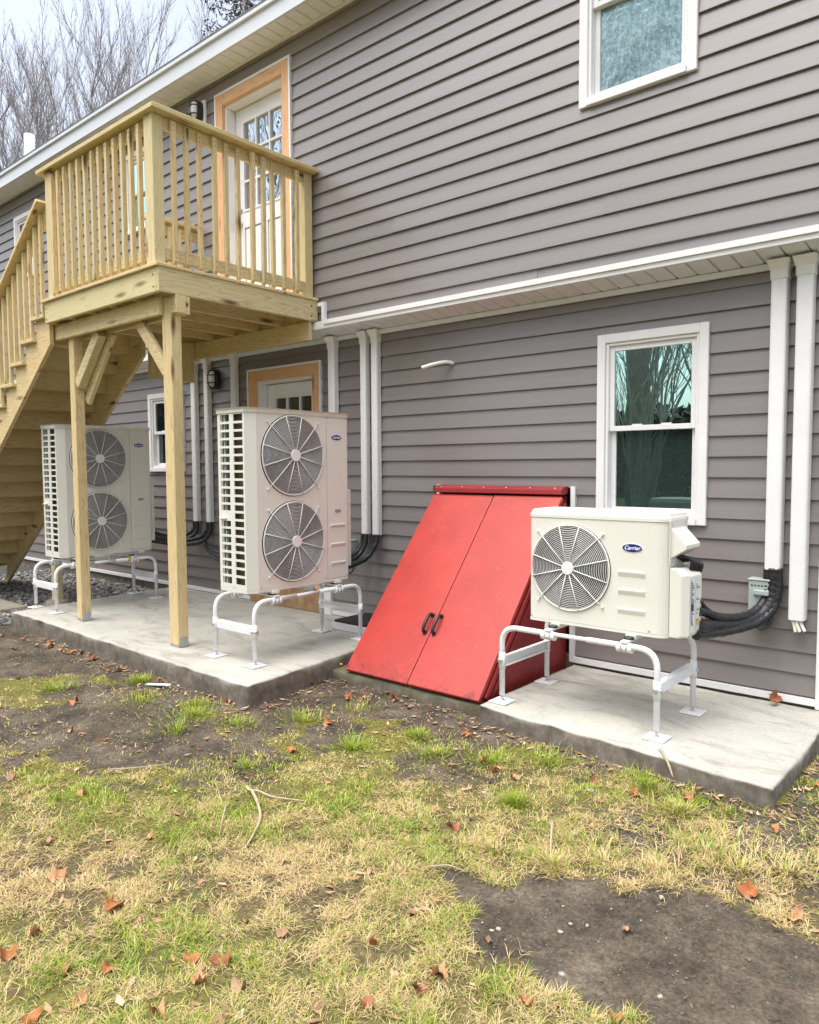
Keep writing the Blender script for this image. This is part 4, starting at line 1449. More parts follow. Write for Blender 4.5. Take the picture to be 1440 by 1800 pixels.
lines('insulated_pipe', 'black wrapped pipes running from the covers by the small window to the far twin-fan unit', 'insulated pipe', [
    ([(-7.45, yy + .01, 1.02), (-7.46, yy, 0.93), (-7.5, yy - 0.1, 0.86), (-7.58, 4.6, 0.86), (-7.66, 4.38, 0.95)], 0.026),
    ([(-7.41, yy + .01, 1.02), (-7.41, yy, 0.90), (-7.46, yy - 0.1, 0.82), (-7.55, 4.6, 0.82), (-7.62, 4.38, 0.9)], 0.026),
    ([(-7.19, yy + .01, 1.02), (-7.2, yy, 0.92), (-7.27, yy - 0.06, 0.84), (-7.42, 4.7, 0.81), (-7.56, 4.38, 0.87)], 0.026),
    ([(-7.15, yy + .01, 1.02), (-7.15, yy, 0.90), (-7.22, yy - 0.06, 0.80), (-7.4, 4.68, 0.77), (-7.54, 4.38, 0.83)], 0.026)], RUBBER, GI, 0.12)
lines('slack_cable', 'slack dark cable loops sagging along the wall behind the near twin-fan unit', 'cable', [
    ([(-7.3, LW - 0.06, 0.83), (-7.1, LW - 0.08, 0.72), (-6.9, LW - 0.1, 0.69), (-6.7, LW - 0.08, 0.75), (-6.66, LW - 0.06, 0.96)], 0.012),
    ([(-7.3, LW - 0.06, 0.80), (-7.1, LW - 0.09, 0.68), (-6.88, LW - 0.11, 0.65), (-6.69, LW - 0.09, 0.72), (-6.68, LW - 0.06, 0.96)], 0.012),
    ([(-7.3, LW - 0.06, 0.77), (-7.08, LW - 0.1, 0.64), (-6.86, LW - 0.12, 0.62), (-6.66, LW - 0.1, 0.7), (-6.64, LW - 0.06, 0.96)], 0.012)], CABLE)
lines('conduit', 'thin grey conduit looping below the grey box by the right pipe cover', 'conduit', [
    ([(-1.33, LW - 0.05, 0.72), (-1.335, LW - 0.06, 0.66), (-1.30, LW - 0.07, 0.615), (-1.255, LW - 0.07, 0.63), (-1.235, LW - 0.07, 0.69), (-1.25, 4.84, 0.73)], 0.013)], CABLE)
lines('conduit', 'grey conduit loop hanging behind the near twin-fan unit', 'conduit', [
    ([(-4.9, LW - 0.06, 0.84), (-4.86, LW - 0.07, 0.74), (-4.86, LW - 0.1, 0.66), (-4.9, 4.75, 0.62), (-4.88, 4.55, 0.64), (-4.65, 4.33, 0.78)], 0.012)], CABLE)
lines('cable_end', 'three cut pale cable ends poking out below the longest pipe cover', 'cable', [
    ([(-1.115, yy, 0.71), (-1.10, yy - 0.005, 0.66), (-1.09, yy - 0.01, 0.62)], 0.010),
    ([(-1.095, yy, 0.71), (-1.082, yy - 0.01, 0.665), (-1.066, yy - 0.015, 0.625)], 0.010),
    ([(-1.075, yy, 0.71), (-1.058, yy - 0.005, 0.665), (-1.04, yy - 0.01, 0.63)], 0.010)], WIREW)
st = MB()
st.tube(curve([(-3.735, LW + 0.0, 2.49), (-3.78, LW - 0.06, 2.498), (-3.86, LW - 0.13, 2.478), (-3.935, LW - 0.18, 2.452)], 6), 0.016, 10)
tag(st.build('pipe_stub', WHITE), 'bent white pipe stub sticking out of the lower wall', 'pipe')

def disconnect(x, z, w, h, label):
    t = thing('disconnect_box', label, 'electrical box', (x + w / 2, LW - 0.02, z))
    box('enclosure', GREYBOX, t, x, x + w, LW - 0.10, LW - 0.012, z, z + h, 0.006, 2)
    box('lid_lip', GREYBOX, t, x - 0.004, x + w + 0.004, LW - 0.106, LW - 0.012, z + h + 0.0005, z + h + 0.012, 0.003)
    box('pull_handle', GREYBOX, t, x + w * 0.25, x + w * 0.95, LW - 0.122, LW - 0.1005, z + h * 0.55, z + h * 0.72, 0.006, 2)
    m = MB()
    for i in range(5):
        m.box(x + 0.015 + i * 0.02, x + 0.027 + i * 0.02, LW - 0.1015, LW - 0.1002, z + h * 0.82, z + h * 0.87)
    m.build('stamped_mark', CABLE, t)
disconnect(-1.362, 0.72, 0.13, 0.195, 'grey electrical box on the wall behind the curved black pipes')
disconnect(-5.0, 0.77, 0.13, 0.17, 'grey electrical box half hidden behind the near twin-fan unit')

def wall_lamp(x, z, yw, label, block, w=0.13, h=0.215):
    t = thing('wall_lamp', label, 'wall lamp', (x, yw, z), 'oval caged wall lamps')
    y = yw - 0.016
    if block:
        m = MB()
        m.box(x - 0.085, x + 0.085, y - 0.025, y + 0.01, z - 0.12, z + 0.12)
        m.build('mounting_block', WHITE, t, bevel=0.012, seg=2)
        y -= 0.0252
    def oval(k, n=28):
        return [(x + w / 2 * k * math.copysign(abs(math.cos(a)) ** 0.7, math.cos(a)), z + h / 2 * k * math.copysign(abs(math.sin(a)) ** 0.7, math.sin(a))) for a in [2 * math.pi * i / n for i in range(n)]]
    def loft(spec, mat, nm):
        m = MB(); m.smooth = True
        rings = []
        for k, yy2 in spec:
            ring = []
            for (a, b) in oval(k):
                ring.append(len(m.v)); m.v.append((a, yy2, b))
            rings.append(ring)
        for p, q in zip(rings[:-1], rings[1:]):
            for i in range(len(p)):
                j = (i + 1) % len(p)
                m.face((p[i], p[j], q[j], q[i]))
        m.face(rings[-1])
        return m.build(nm, mat, t)
    loft(((1.0, y), (1.0, y - 0.05), (0.88, y - 0.058)), DARK, 'body')
    loft(((0.82, y - 0.055), (0.8, y - 0.085), (0.62, y - 0.105), (0.3, y - 0.112)), LENS, 'lens')
    m = MB()
    oc = oval(0.93)
    m.tube([(a, y - 0.064, b) for a, b in oc] + [(oc[0][0], y - 0.064, oc[0][1])], 0.009, 6)
    m.tube(curve([(x, y - 0.06, z - h * 0.46), (x, y - 0.11, z - h * 0.3), (x, y - 0.122, z), (x, y - 0.11, z + h * 0.3), (x, y - 0.06, z + h * 0.46)], 4), 0.006, 6)
    for q in (-0.2, 0.2):
        m.tube(curve([(x - w * 0.44, y - 0.06, z + h * q), (x - w * 0.25, y - 0.11, z + h * q), (x + w * 0.25, y - 0.11, z + h * q), (x + w * 0.44, y - 0.06, z + h * q)], 4), 0.006, 6)
    m.build('cage', DARK, t)
wall_lamp(-6.86, 5.36, UW, 'black oval caged lamp on a white block beside the upper door', True)
wall_lamp(-7.03, 2.615, LW, 'black oval caged lamp between pipe covers beside the lower door', False)

# small things by the cellar doors
t = thing('window_well', 'low white box with a black lid between the near twin-fan stand and the cellar doors', 'window well', (-4.4, 4.75, 0.2))
box('frame', WHITE, t, -4.74, -4.0, 4.50, 4.93, 0.202, 0.262, 0.004)
box('lid', DARK, t, -4.73, -4.01, 4.515, 4.93, 0.2625, 0.282, 0.003)
lines('yellow_strap', 'short yellow strap end beside the kerb under the cellar doors', 'strap', [([(-4.0, 3.9, 0.13), (-4.06, 3.88, 0.125), (-4.11, 3.88, 0.1), (-4.125, 3.90, 0.092)], 0.008)], YEL)
m = MB(); m.prism([(-4.33, 3.22), (-4.25, 3.24), (-4.27, 3.285), (-4.345, 3.265)], 2, 0.204, 0.2055)
tag(m.build('paper_scrap', PAPER), 'small white paper scrap on the big slab beside a stand foot', 'paper')
m = MB(); zz = gzf(-4.78, 2.82) + 0.012
m.obox((-4.87, 2.77, zz), (-4.70, 2.865, zz + 0.004), 0.035, 0.006)
tag(m.build('plastic_strip', PAPER), 'narrow white plastic strip lying on the bare soil by the slab', 'strip')

# ------------------------------------------------------------------ deck and stairs
deck = thing('wooden_deck', 'raised treated-pine deck on two posts with railings and a staircase down the wall', 'deck', (-6.05, 3.9, 0.2))
DX0, DX1, DY0, DY1 = -7.035, -5.10, 3.092, 4.71
def part(nm, mat, x0, x1, y0, y1, z0, z1, bv=0.004, parent=None):
    return box(nm, mat, parent or deck, x0, x1, y0, y1, z0, z1, bv)
# posts
PX = [(-5.29, -5.163), (-6.873, -6.78)]
for (a, b) in PX:
    p = part('post', WZ, a, b, 3.2265, 3.3195, 0.222, 2.967, 0.005)
    m = MB()
    m.box(b + 0.0003, b + 0.0025, 3.235, 3.311, 0.205, 0.285)
    m.box(a - 0.0025, a - 0.0003, 3.235, 3.311, 0.205, 0.285)
    m.box(a + 0.006, b - 0.006, 3.234, 3.312, 0.2, 0.2215)
    m.build('post_base', STEEL, p)
# beam
part('beam_board', WX, -7.10, -5.262, 3.186, 3.2255, 2.828, 2.966)
part('beam_board', WX, -7.10, -5.10, 3.3205, 3.36, 2.828, 2.966)
part('beam_block', WX, -5.1625, -5.095, 3.232, 3.3195, 2.83, 2.966)
# rim, joists, ledger
part('rim_board', WX, DX0, DX1 - 0.039, DY0, DY0 + 0.038, 2.968, 3.154)
part('rim_board', WY, DX1 - 0.038, DX1, DY0 + 0.0, DY1, 2.968, 3.154)
part('rim_board', WY, DX0, DX0 + 0.038, DY0 + 0.039, DY1, 2.968, 3.154)
x = DX0 + 0.36
while x < DX1 - 0.2:
    part('joist', WY, x, x + 0.038, DY0 + 0.039, DY1 - 0.04, 2.969, 3.153, 0.0)
    x += 0.37
part('ledger', WX, DX0 + 0.039, DX1 - 0.039, DY1 - 0.039, DY1, 2.969, 3.153, 0.0)
y = 3.068
while y < DY1 - 0.05:
    y2 = min(y + 0.139, DY1)
    part('deck_board', WX, DX0 - 0.022, DX1 + 0.012, y, y2, 3.1545, 3.18, 0.004)
    y += 0.144
# knee braces
m = MB(); m.obox((-5.31, 3.275, 2.40), (-5.70, 3.275, 2.83), 0.038, 0.1, up=(0.7, 0, 0.7)); m.build('knee_brace', WX, deck, 0.003)
m = MB(); m.obox((-6.775, 3.275, 2.40), (-6.36, 3.275, 2.83), 0.075, 0.1, up=(-0.7, 0, 0.7)); m.build('knee_brace', WX, deck, 0.003)
m = MB(); m.obox((-6.77, 3.345, 2.25), (-6.28, 3.345, 2.83), 0.038, 0.09, up=(-0.7, 0, 0.7)); m.build('knee_brace', WX, deck, 0.003)
# guard posts
CP = (-5.272, -5.155, 3.098, 3.192)
def gpost(x0, x1, y0, y1, z0, z1): return part('guard_post', WZ, x0, x1, y0, y1, z0, z1, 0.004)
gpost(*CP, 3.181, 4.298)
gpost(-6.962, -6.868, 3.098, 3.19, 3.181, 4.298)
gpost(-5.247, -5.155, 4.612, 4.704, 3.181, 4.298)
# rails front
for za, zb8 in ((4.205, 4.298), (3.232, 3.325)):
    part('rail', WX, -6.866, -5.274, 3.128, 3.166, za, zb8, 0.003)
    part('rail', WY, -5.2, -5.162, 3.194, 4.61, za, zb8, 0.003)
# cap
m = MB(); m.prism([(-7.05, 3.055), (-5.075, 3.055), (-5.215, 3.195), (-7.05, 3.195)], 2, 4.2985, 4.336); m.build('rail_cap', WX, deck, 0.004)
m = MB(); m.prism([(-5.075, 3.056), (-5.075, 4.71), (-5.215, 4.71), (-5.215, 3.196)], 2, 4.2985, 4.336); m.build('rail_cap', WY, deck, 0.004)
def baluster_mesh(zb9, zt9, ax):
    """2x2 picket with both ends cut on a slant, face out"""
    m = MB(); w = 0.034
    if ax == 0:
        m.prism([(0, zb9 + 0.03), (0.034, zb9), (0.034, zt9), (0, zt9 - 0.02)], 0, -w / 2, w / 2)
    else:
        m.prism([(0, zb9 + 0.03), (-0.034, zb9), (-0.034, zt9), (0, zt9 - 0.02)], 1, -w / 2, w / 2)
    m.mi = 1
    for z in (zb9 + 0.055, zb9 + 0.1, zt9 - 0.05, zt9 - 0.035 - 0.05):
        if ax == 0: m.box(-0.004, 0.004, -0.0008, 0.001, z - 0.004, z + 0.004)
        else: m.box(-0.001, 0.0008, -0.004, 0.004, z - 0.004, z + 0.004)
    m.mi = 0
    return m
first = None
for k in range(13):
    xx = -6.872 + 0.1235 * k + 0.0
    if first is None:
        first = baluster_mesh(3.193, 4.285, 0).build('baluster', [WZ, DARK], deck, 0.002)
        o = first
    else:
        o = first.copy(); COL.objects.link(o)
    o.location = (xx + 0.03 + random.uniform(-.004, .004), 3.0935, 0)
    o.rotation_euler = (0, 0, random.uniform(-.02, .02))
first = None
for k in range(11):
    yv = 3.262 + 0.1227 * k
    if first is None:
        first = baluster_mesh(3.193, 4.285, 1).build('baluster', [WZ, DARK], deck, 0.002)
        o = first
    else:
        o = first.copy(); COL.objects.link(o)
    o.location = (-5.1275, yv + random.uniform(-.004, .004), 0)
    o.rotation_euler = (0, random.uniform(-.006, .006), random.uniform(-.02, .02))
# short guard beside the stair opening
gpost(-7.02, -6.93, 4.12, 4.21, 3.181, 4.16)
part('rail', WY, -6.995, -6.957, 4.212, 4.70, 4.045, 4.135, 0.003)
part('rail', WY, -6.995, -6.957, 4.212, 4.70, 3.24, 3.33, 0.003)
part('rail_cap', WY, -7.045, -6.905, 4.10, 4.708, 4.161, 4.198, 0.003)
for yv in (4.34, 4.46, 4.58):
    part('baluster', WZ, -6.956, -6.922, yv - 0.017, yv + 0.017, 3.2, 4.12, 0.002)
# stairs
RISE, RUN = 0.192, 0.25
def lower_line(x): return 2.812 + 0.785 * (x + 7.003)
NT = 15
def tread_top(k): return 3.062 - RISE * (k - 1)
def tread_x(k): return -7.062 - RUN * (k - 1)          # back edge (uphill)
for (y0, y1) in ((3.13, 3.168), (4.06, 4.098)):
    pts = [(-7.038, 3.15), (-7.038, lower_line(-7.038))]
    xe = -10.75
    pts += [(xe, max(0.03, lower_line(xe))), (xe, max(0.03, lower_line(xe)) + 0.03)]
    for k in range(NT, 0, -1):
        z = tread_top(k) - 0.037
        xl, xr = tread_x(k) - RUN, tread_x(k)
        if xl < xe: continue
        pts += [(xl, z), (xr, z)]
    pts.append((-7.06, 3.15))
    clean = []
    for p in pts:
        if not clean or (abs(p[0] - clean[-1][0]) + abs(p[1] - clean[-1][1])) > 1e-4: clean.append(p)
    m = MB()
    m.prism([(p[0], p[1]) for p in clean], 1, y0, y1)
    m.build('stringer', wood('stringer_pine', 0, PT_L, PT_D) if 'stringer_pine' not in bpy.data.materials else bpy.data.materials['stringer_pine'], deck)
for k in range(1, NT + 1):
    z = tread_top(k); xr = tread_x(k)
    for q in range(2):
        a = xr - 0.14 * (q + 1) + 0.003
        part('tread', WY, a, a + 0.136, 3.085, 4.13, z - 0.036, z, 0.004)
    part('riser', WY, xr - 0.0, xr + 0.019, 3.17, 4.058, z - 0.0355 if k > 0 else z, min(z + RISE - 0.037, 3.15), 0.0)
# stair rail
def rail_z(x): return 4.02 + 0.70 * (x + 7.06)
xe = -10.4
m = MB(); m.obox((-7.0, 3.10, rail_z(-7.0)), (xe, 3.10, rail_z(xe)), 0.14, 0.036); m.build('stair_rail_cap', WX, deck, 0.004)
m = MB(); m.obox((-7.0, 3.14, rail_z(-7.0) - 0.072), (xe, 3.14, rail_z(xe) - 0.072), 0.036, 0.088); m.build('stair_rail', WX, deck, 0.003)
gpost(-10.35, -10.26, 3.17, 3.26, 0.3, 1.75)
for k in range(24):
    xx = -7.09 - 0.127 * k
    kk = int((-7.062 - xx) / RUN) + 1
    zb1 = max(0.2, tread_top(kk) + 0.003)
    part('baluster', WZ, xx - 0.017, xx + 0.017, 3.087, 3.121, zb1, rail_z(xx) - 0.031, 0.002)
part('support_post', WZ, -8.53, -8.44, 3.72, 3.81, 0.12, 2.0, 0.004)
m = MB(); m.disc((-8.485, 3.765, -0.1), (0, 0, 1), 0.17, 0.12, 0.24, 16)
m.build('footing', FOUND, deck)
part('hanger_board', WZ, -7.0, -6.96, 4.1, 4.62, 2.55, 2.966, 0.0)
part('hanger_board', WX, -7.0, -5.14, 4.63, 4.668, 2.80, 2.966, 0.0)
hw = MB()
for (x, z) in ((-7.0, 3.00), (-7.0, 3.1), (-5.175, 3.01), (-5.175, 3.1)):
    hw.disc((x, DY0 - 0.0005, z), (0, -1, 0), 0.007, 0.006, 0.003, 8)
for z in (3.01, 3.1):
    hw.disc((DX1 + 0.0005, 4.63, z), (1, 0, 0), 0.009, 0.008, 0.003, 8)
hw.build('screw', DARK, deck)
slab('concrete_footing_slab', 'small concrete landing under the dark foot of the stairs', [(-11.2, 3.0), (-8.62, 3.05), (-8.66, 3.5), (-11.2, 3.5)], -0.1, 0.095, FOUND, seed=22)

# ------------------------------------------------------------------ grass, litter, gravel
def mass(name, co, fa, nv, mat, attrs, kind='stuff'):
    """co (n,3), fa flat loop indices, nv verts per face (int or array)"""
    me = bpy.data.meshes.new(name)
    me.vertices.add(len(co)); me.vertices.foreach_set('co', co.astype(np.float32).ravel())
    me.loops.add(len(fa)); me.loops.foreach_set('vertex_index', fa.astype(np.int32))
    if isinstance(nv, int):
        starts = np.arange(0, len(fa), nv, dtype=np.int32)
    else:
        starts = np.concatenate([[0], np.cumsum(nv)[:-1]]).astype(np.int32)
    me.polygons.add(len(starts)); me.polygons.foreach_set('loop_start', starts)
    me.update()
    for nm, arr in attrs.items():
        a = me.attributes.new(nm, 'FLOAT', 'POINT'); a.data.foreach_set('value', arr.astype(np.float32))
    me.materials.append(mat)
    o = bpy.data.objects.new(name, me); COL.objects.link(o)
    if kind: o['kind'] = kind
    return o

def ramp_mat(name, attr, stops, rough=0.7, trans=0.0):
    m, t, p = nt(name)
    at = N(t, 'ShaderNodeAttribute', attribute_name=attr)
    r = ramp(t, at.outputs['Fac'], stops)
    L(t, r.outputs[0], p.inputs['Base Color'])
    p.inputs['Roughness'].default_value = rough
    p.inputs['Specular IOR Level'].default_value = 0.25
    if trans:
        out = t.nodes['Material Output']
        tr_ = N(t, 'ShaderNodeBsdfTranslucent')
        L(t, r.outputs[0], tr_.inputs['Color'])
        mx = N(t, 'ShaderNodeMixShader'); mx.inputs[0].default_value = trans
        L(t, p.outputs[0], mx.inputs[1]); L(t, tr_.outputs[0], mx.inputs[2]); L(t, mx.outputs[0], out.inputs['Surface'])
    return m
BLADE = ramp_mat('grass_blade', 'hue', [(0.0, (0.36, 0.255, 0.135)), (0.2, (0.72, 0.56, 0.31)), (0.42, (0.60, 0.53, 0.21)), (0.52, (0.42, 0.44, 0.055)), (0.75, (0.19, 0.31, 0.04)), (1.0, (0.10, 0.2, 0.03))], 0.6, 0.25)

def blocked(x, y):
    b = inpoly(x, y, [(-2.64, 3.70), (-0.85, 3.57), (-0.85, 5.2), (-2.64, 5.2)])
    b |= inpoly(x, y, [(-3.89, 2.92), (-4.12, 5.2), (-8.0, 5.2), (-7.85, 2.99)])
    b |= inpoly(x, y, [(-4.2, 3.8), (-2.5, 3.8), (-2.5, 5.2), (-4.2, 5.2)])
    b |= y > 4.9
    return b

def blades(x, y, hue, length, width, lean, az, zoff=0.0):
    n = len(x)
    z = gz(x, y) - 0.002 + zoff
    ca, sa = np.cos(az), np.sin(az)
    sx, sy = -sa * width / 2, ca * width / 2
    cl, sl2 = np.cos(lean), np.sin(lean)
    mx, my, mz = x + ca * sl2 * length * 0.5, y + sa * sl2 * length * 0.5, z + cl * length * 0.55
    l2 = np.minimum(lean + 0.5, 1.62)
    tx, ty, tz = mx + ca * np.sin(l2) * length * 0.5, my + sa * np.sin(l2) * length * 0.5, mz + np.cos(l2) * length * 0.5
    tz = np.maximum(tz, z + 0.004)
    co = np.stack([np.stack([x - sx, y - sy, z], -1), np.stack([x + sx, y + sy, z], -1),
                   np.stack([mx + sx * .85, my + sy * .85, mz], -1), np.stack([mx - sx * .85, my - sy * .85, mz], -1),
                   np.stack([tx, ty, tz], -1)], 1).reshape(-1, 3)
    b = np.arange(n) * 5
    fa = np.stack([b, b + 1, b + 2, b + 3, b + 3, b + 2, b + 4], -1).ravel()
    nv = np.tile([4, 3], n)
    return co, fa, nv, np.repeat(hue, 5)

def scatter(n, x0, x1, y0, y1):
    return RNG.uniform(x0, x1, n), RNG.uniform(y0, y1, n)

def turf():
    # near lawn and the thinner cover beyond
    x, y = scatter(1500000, -6.6, 0.6, 0.55, 4.4)
    d = 0.762 * y - 0.648 * x
    s = 0.762 * x + 0.648 * y
    keep = (d > 1.35) & (np.abs(s) < 0.62 * d + 0.35) & ~blocked(x, y)
    x, y, d, s = x[keep], y[keep], d[keep], s[keep]
    cv, gr = cover(x, y)
    dens = np.where(d < 3.2, 1.0, np.clip(1.0 - 0.55 * (d - 3.2), 0.3, 1)) * 0.9
    clump = fbm(x, y, 14.0, 60, 3)
    pr = dens * cv * np.clip(0.3 + (clump - 0.42) * 4.2, 0.06, 1)
    keep = RNG.random(len(x)) < pr
    x, y, d, cv, gr, clump = x[keep], y[keep], d[keep], cv[keep], gr[keep], clump[keep]
    n = len(x)
    isg = RNG.random(n) < gr * np.clip(0.55 + (fbm(x, y, 7.0, 80, 2) - 0.45) * 2.2, 0.15, 1.3)
    hue = np.where(isg, np.clip(RNG.normal(0.68, 0.16, n), 0.46, 1.0), np.clip(RNG.normal(0.2, 0.12, n), 0, 0.44))
    thin = np.clip((d - 3.25) / 0.7, 0, 1)
    hue = np.where(isg, hue - 0.13 * thin, hue)
    ln = np.where(isg, RNG.uniform(0.022, 0.072, n), RNG.uniform(0.018, 0.062, n)) * (1 - 0.5 * thin) * (0.75 + 0.5 * clump)
    wd = np.where(isg, RNG.uniform(0.0016, 0.0034, n), RNG.uniform(0.0012, 0.0027, n)) * (1 + 0.25 * np.clip(d - 2, 0, 3))
    lean = np.where(isg, RNG.uniform(0.4, 1.4, n), RNG.uniform(0.8, 1.55, n))
    az = RNG.uniform(0, 2 * np.pi, n) * 0.8 + fbm(x, y, 6.0, 90, 2) * 12.0
    return blades(x, y, hue, ln, wd, lean, az, np.where(isg, 0, RNG.uniform(0, 0.012, n)))
co, fa, nv, hue = turf()
mass('lawn_grass', co, fa, nv, BLADE, {'hue': hue})

def tufts():
    """isolated bright tufts near the slabs"""
    spots = [(-4.98, 2.78, 1), (-4.05, 2.62, 1), (-3.72, 2.72, 1), (-3.9, 2.42, 1), (-2.95, 2.95, 1), (-2.5, 3.15, 0.8), (-2.2, 3.25, 1), (-1.95, 3.42, 1), (-1.5, 3.55, 1.2), (-1.42, 3.46, 1.1), (-1.2, 3.3, 0.6), (-1.85, 2.95, 1), (-2.6, 2.6, 1), (-3.2, 2.4, 1), (-1.0, 3.05, 0.5), (-0.85, 3.0, 0.4), (-1.3, 2.75, 0.35), (-1.45, 2.6, 0.3), (-1.1, 2.82, 0.35), (-1.7, 2.55, 0.4), (-4.55, 2.55, 0.9), (-5.3, 2.3, 0.9), (-3.5, 3.05, 0.9), (-2.75, 3.3, 0.9), (-0.7, 3.1, 0.4), (-3.35, 3.4, 0.8), (-4.2, 2.75, 0.9)]
    X, Y, H, A, Ln = [], [], [], [], []
    for (cx, cy, g) in spots:
        k = int(RNG.integers(90, 380))
        r = np.abs(RNG.normal(0, RNG.uniform(0.04, 0.13), k)); a = RNG.uniform(0, 2 * np.pi, k)
        X.append(cx + r * np.cos(a)); Y.append(cy + r * np.sin(a))
        H.append(np.where(RNG.random(k) < g, RNG.uniform(0.5, 0.8, k), RNG.uniform(0.1, 0.4, k)))
        A.append(a + RNG.normal(0, 0.7, k)); Ln.append(RNG.uniform(0.035, 0.085, k))
    X, Y, H, A, Ln = map(np.concatenate, (X, Y, H, A, Ln))
    k = ~blocked(X, Y)
    X, Y, H, A, Ln = X[k], Y[k], H[k], A[k], Ln[k]
    return blades(X, Y, H, Ln, np.full(len(X), 0.0042), RNG.uniform(0.2, 1.15, len(X)), A)
co, fa, nv, hue = tufts()
mass('grass_tufts', co, fa, nv, BLADE, {'hue': hue})

# leaf litter crumbs
LITTER = ramp_mat('leaf_litter', 'hue', [(0.0, (0.10, 0.06, 0.04)), (0.4, (0.26, 0.15, 0.09)), (0.75, (0.42, 0.25, 0.14)), (1.0, (0.5, 0.4, 0.28))], 0.8)
def crumbs():
    x, y = scatter(26000, -7.2, 0.6, 0.6, 4.4)
    d = 0.762 * y - 0.648 * x
    s = 0.762 * x + 0.648 * y
    edge = np.zeros(len(x))
    for (ax, ay, bx, by, w) in ((-7.8, 2.98, -3.93, 2.9, 0.12), (-3.93, 2.92, -4.05, 3.9, 0.12), (-4.0, 3.78, -2.65, 3.78, 0.14), (-2.6, 3.66, -0.9, 3.53, 0.14), (-0.84, 3.6, -0.84, 4.9, 0.15)):
        t = np.clip(((x - ax) * (bx - ax) + (y - ay) * (by - ay)) / ((bx - ax) ** 2 + (by - ay) ** 2), 0, 1)
        dd = np.hypot(x - ax - t * (bx - ax), y - ay - t * (by - ay))
        edge = np.maximum(edge, np.exp(-(dd / w) ** 2))
    cv, _ = cover(x, y)
    pr = np.clip(0.05 + 0.75 * edge + 0.09 * (fbm(x, y, 4.0, 33) > 0.55) + 0.05 * cv, 0, 1) * np.where(inpoly(x, y, PATH), 0.12, 1)
    k = (RNG.random(len(x)) < pr) & (d > 1.35) & (np.abs(s) < 0.62 * d + 0.35) & ~blocked(x, y)
    x, y = x[k], y[k]; n = len(x)
    L_ = RNG.uniform(0.008, 0.03, n); W_ = L_ * RNG.uniform(0.35, 0.8, n); a = RNG.uniform(0, 6.28, n)
    z = gz(x, y) + RNG.uniform(0.006, 0.022, n)
    ca, sa = np.cos(a), np.sin(a)
    pts = []
    for (u_, v_, h_) in ((-1, 0, 0.2), (-0.2, -0.6, 0.0), (1, 0, 0.35), (0.1, 0.6, -0.1), (0, 0, 0.0)):
        pts.append(np.stack([x + (ca * u_ * L_ - sa * v_ * W_), y + (sa * u_ * L_ + ca * v_ * W_), z + h_ * L_ * RNG.uniform(-0.4, 1, n)], -1))
    co = np.stack(pts, 1).reshape(-1, 3)
    b = np.arange(n) * 5
    fa = np.stack([b, b + 1, b + 4, b + 1, b + 2, b + 4, b + 2, b + 3, b + 4, b + 3, b, b + 4], -1).ravel()
    return co, fa, np.repeat(RNG.random(n), 5)
co, fa, hue = crumbs()
mass('leaf_litter', co, fa, 3, LITTER, {'hue': hue})

# gravel under the stairs and grit on the bare soil
ico = bmesh.new(); bmesh.ops.create_icosphere(ico, subdivisions=1, radius=1.0)
IV = np.array([v.co[:] for v in ico.verts]); IF = np.array([[v.index for v in f.verts] for f in ico.faces]); ico.free()
STONE = ramp_mat('gravel_stone', 'hue', [(0.0, (0.06, 0.06, 0.065)), (0.5, (0.18, 0.175, 0.17)), (0.8, (0.24, 0.23, 0.21)), (1.0, (0.38, 0.36, 0.32))], 0.85)
def stones(x, y, r, zadd=0.0):
    n = len(x)
    z = gz(x, y) + r * 0.25 + zadd
    sc = np.stack([r * RNG.uniform(0.8, 1.3, n), r * RNG.uniform(0.8, 1.3, n), r * RNG.uniform(0.5, 0.8, n)], -1)
    a = RNG.uniform(0, 6.28, n)
    j = IV[None] * (1 + RNG.uniform(-0.22, 0.22, (n, len(IV), 1)))
    q = j * sc[:, None, :]
    X = q[..., 0] * np.cos(a)[:, None] - q[..., 1] * np.sin(a)[:, None] + x[:, None]
    Y = q[..., 0] * np.sin(a)[:, None] + q[..., 1] * np.cos(a)[:, None] + y[:, None]
    Z = q[..., 2] + z[:, None]
    co = np.stack([X, Y, Z], -1).reshape(-1, 3)
    fa = (IF[None] + (np.arange(n) * len(IV))[:, None, None]).ravel()
    return co, fa, np.repeat(np.clip(RNG.normal(0.45, 0.25, n), 0, 1), len(IV))
x, y = scatter(5200, -11.5, -7.85, 2.6, 5.0)
k = ~((x < -8.6) & (y > 3.0) & (y < 3.52))
x, y = x[k], y[k]
h_ = 0.03 * np.clip((y - 3.9) / 0.9, 0, 1)
co, fa, hue = stones(x, y, RNG.uniform(0.012, 0.034, len(x)), h_)
mass('gravel', co, fa, 3, STONE, {'hue': hue})
gb = MB()
gb.prism([(3.5, 0.0), (4.98, 0.0), (4.98, 0.08), (4.8, 0.075), (4.2, 0.06)], 0, -12.5, -7.99)
tag(gb.build('gravel_bank', simple('gravel_soil', (0.06, 0.055, 0.05), 0.95, var=0.4, scale=20, bump=0.8)), None, None, kind='structure')
x, y = scatter(9000, -7.5, 0.5, 1.4, 4.0)
cv, _ = cover(x, y)
k = (cv < 0.2) & ~blocked(x, y) & (RNG.random(len(x)) < 0.5)
x, y = x[k], y[k]
co, fa, hue = stones(x, y, RNG.uniform(0.002, 0.006, len(x)))
mass('soil_grit', co, fa, 3, STONE, {'hue': hue})
PEB = simple('pale_pebble', (0.34, 0.32, 0.28), 0.8, var=0.15, scale=40, bump=0.4)
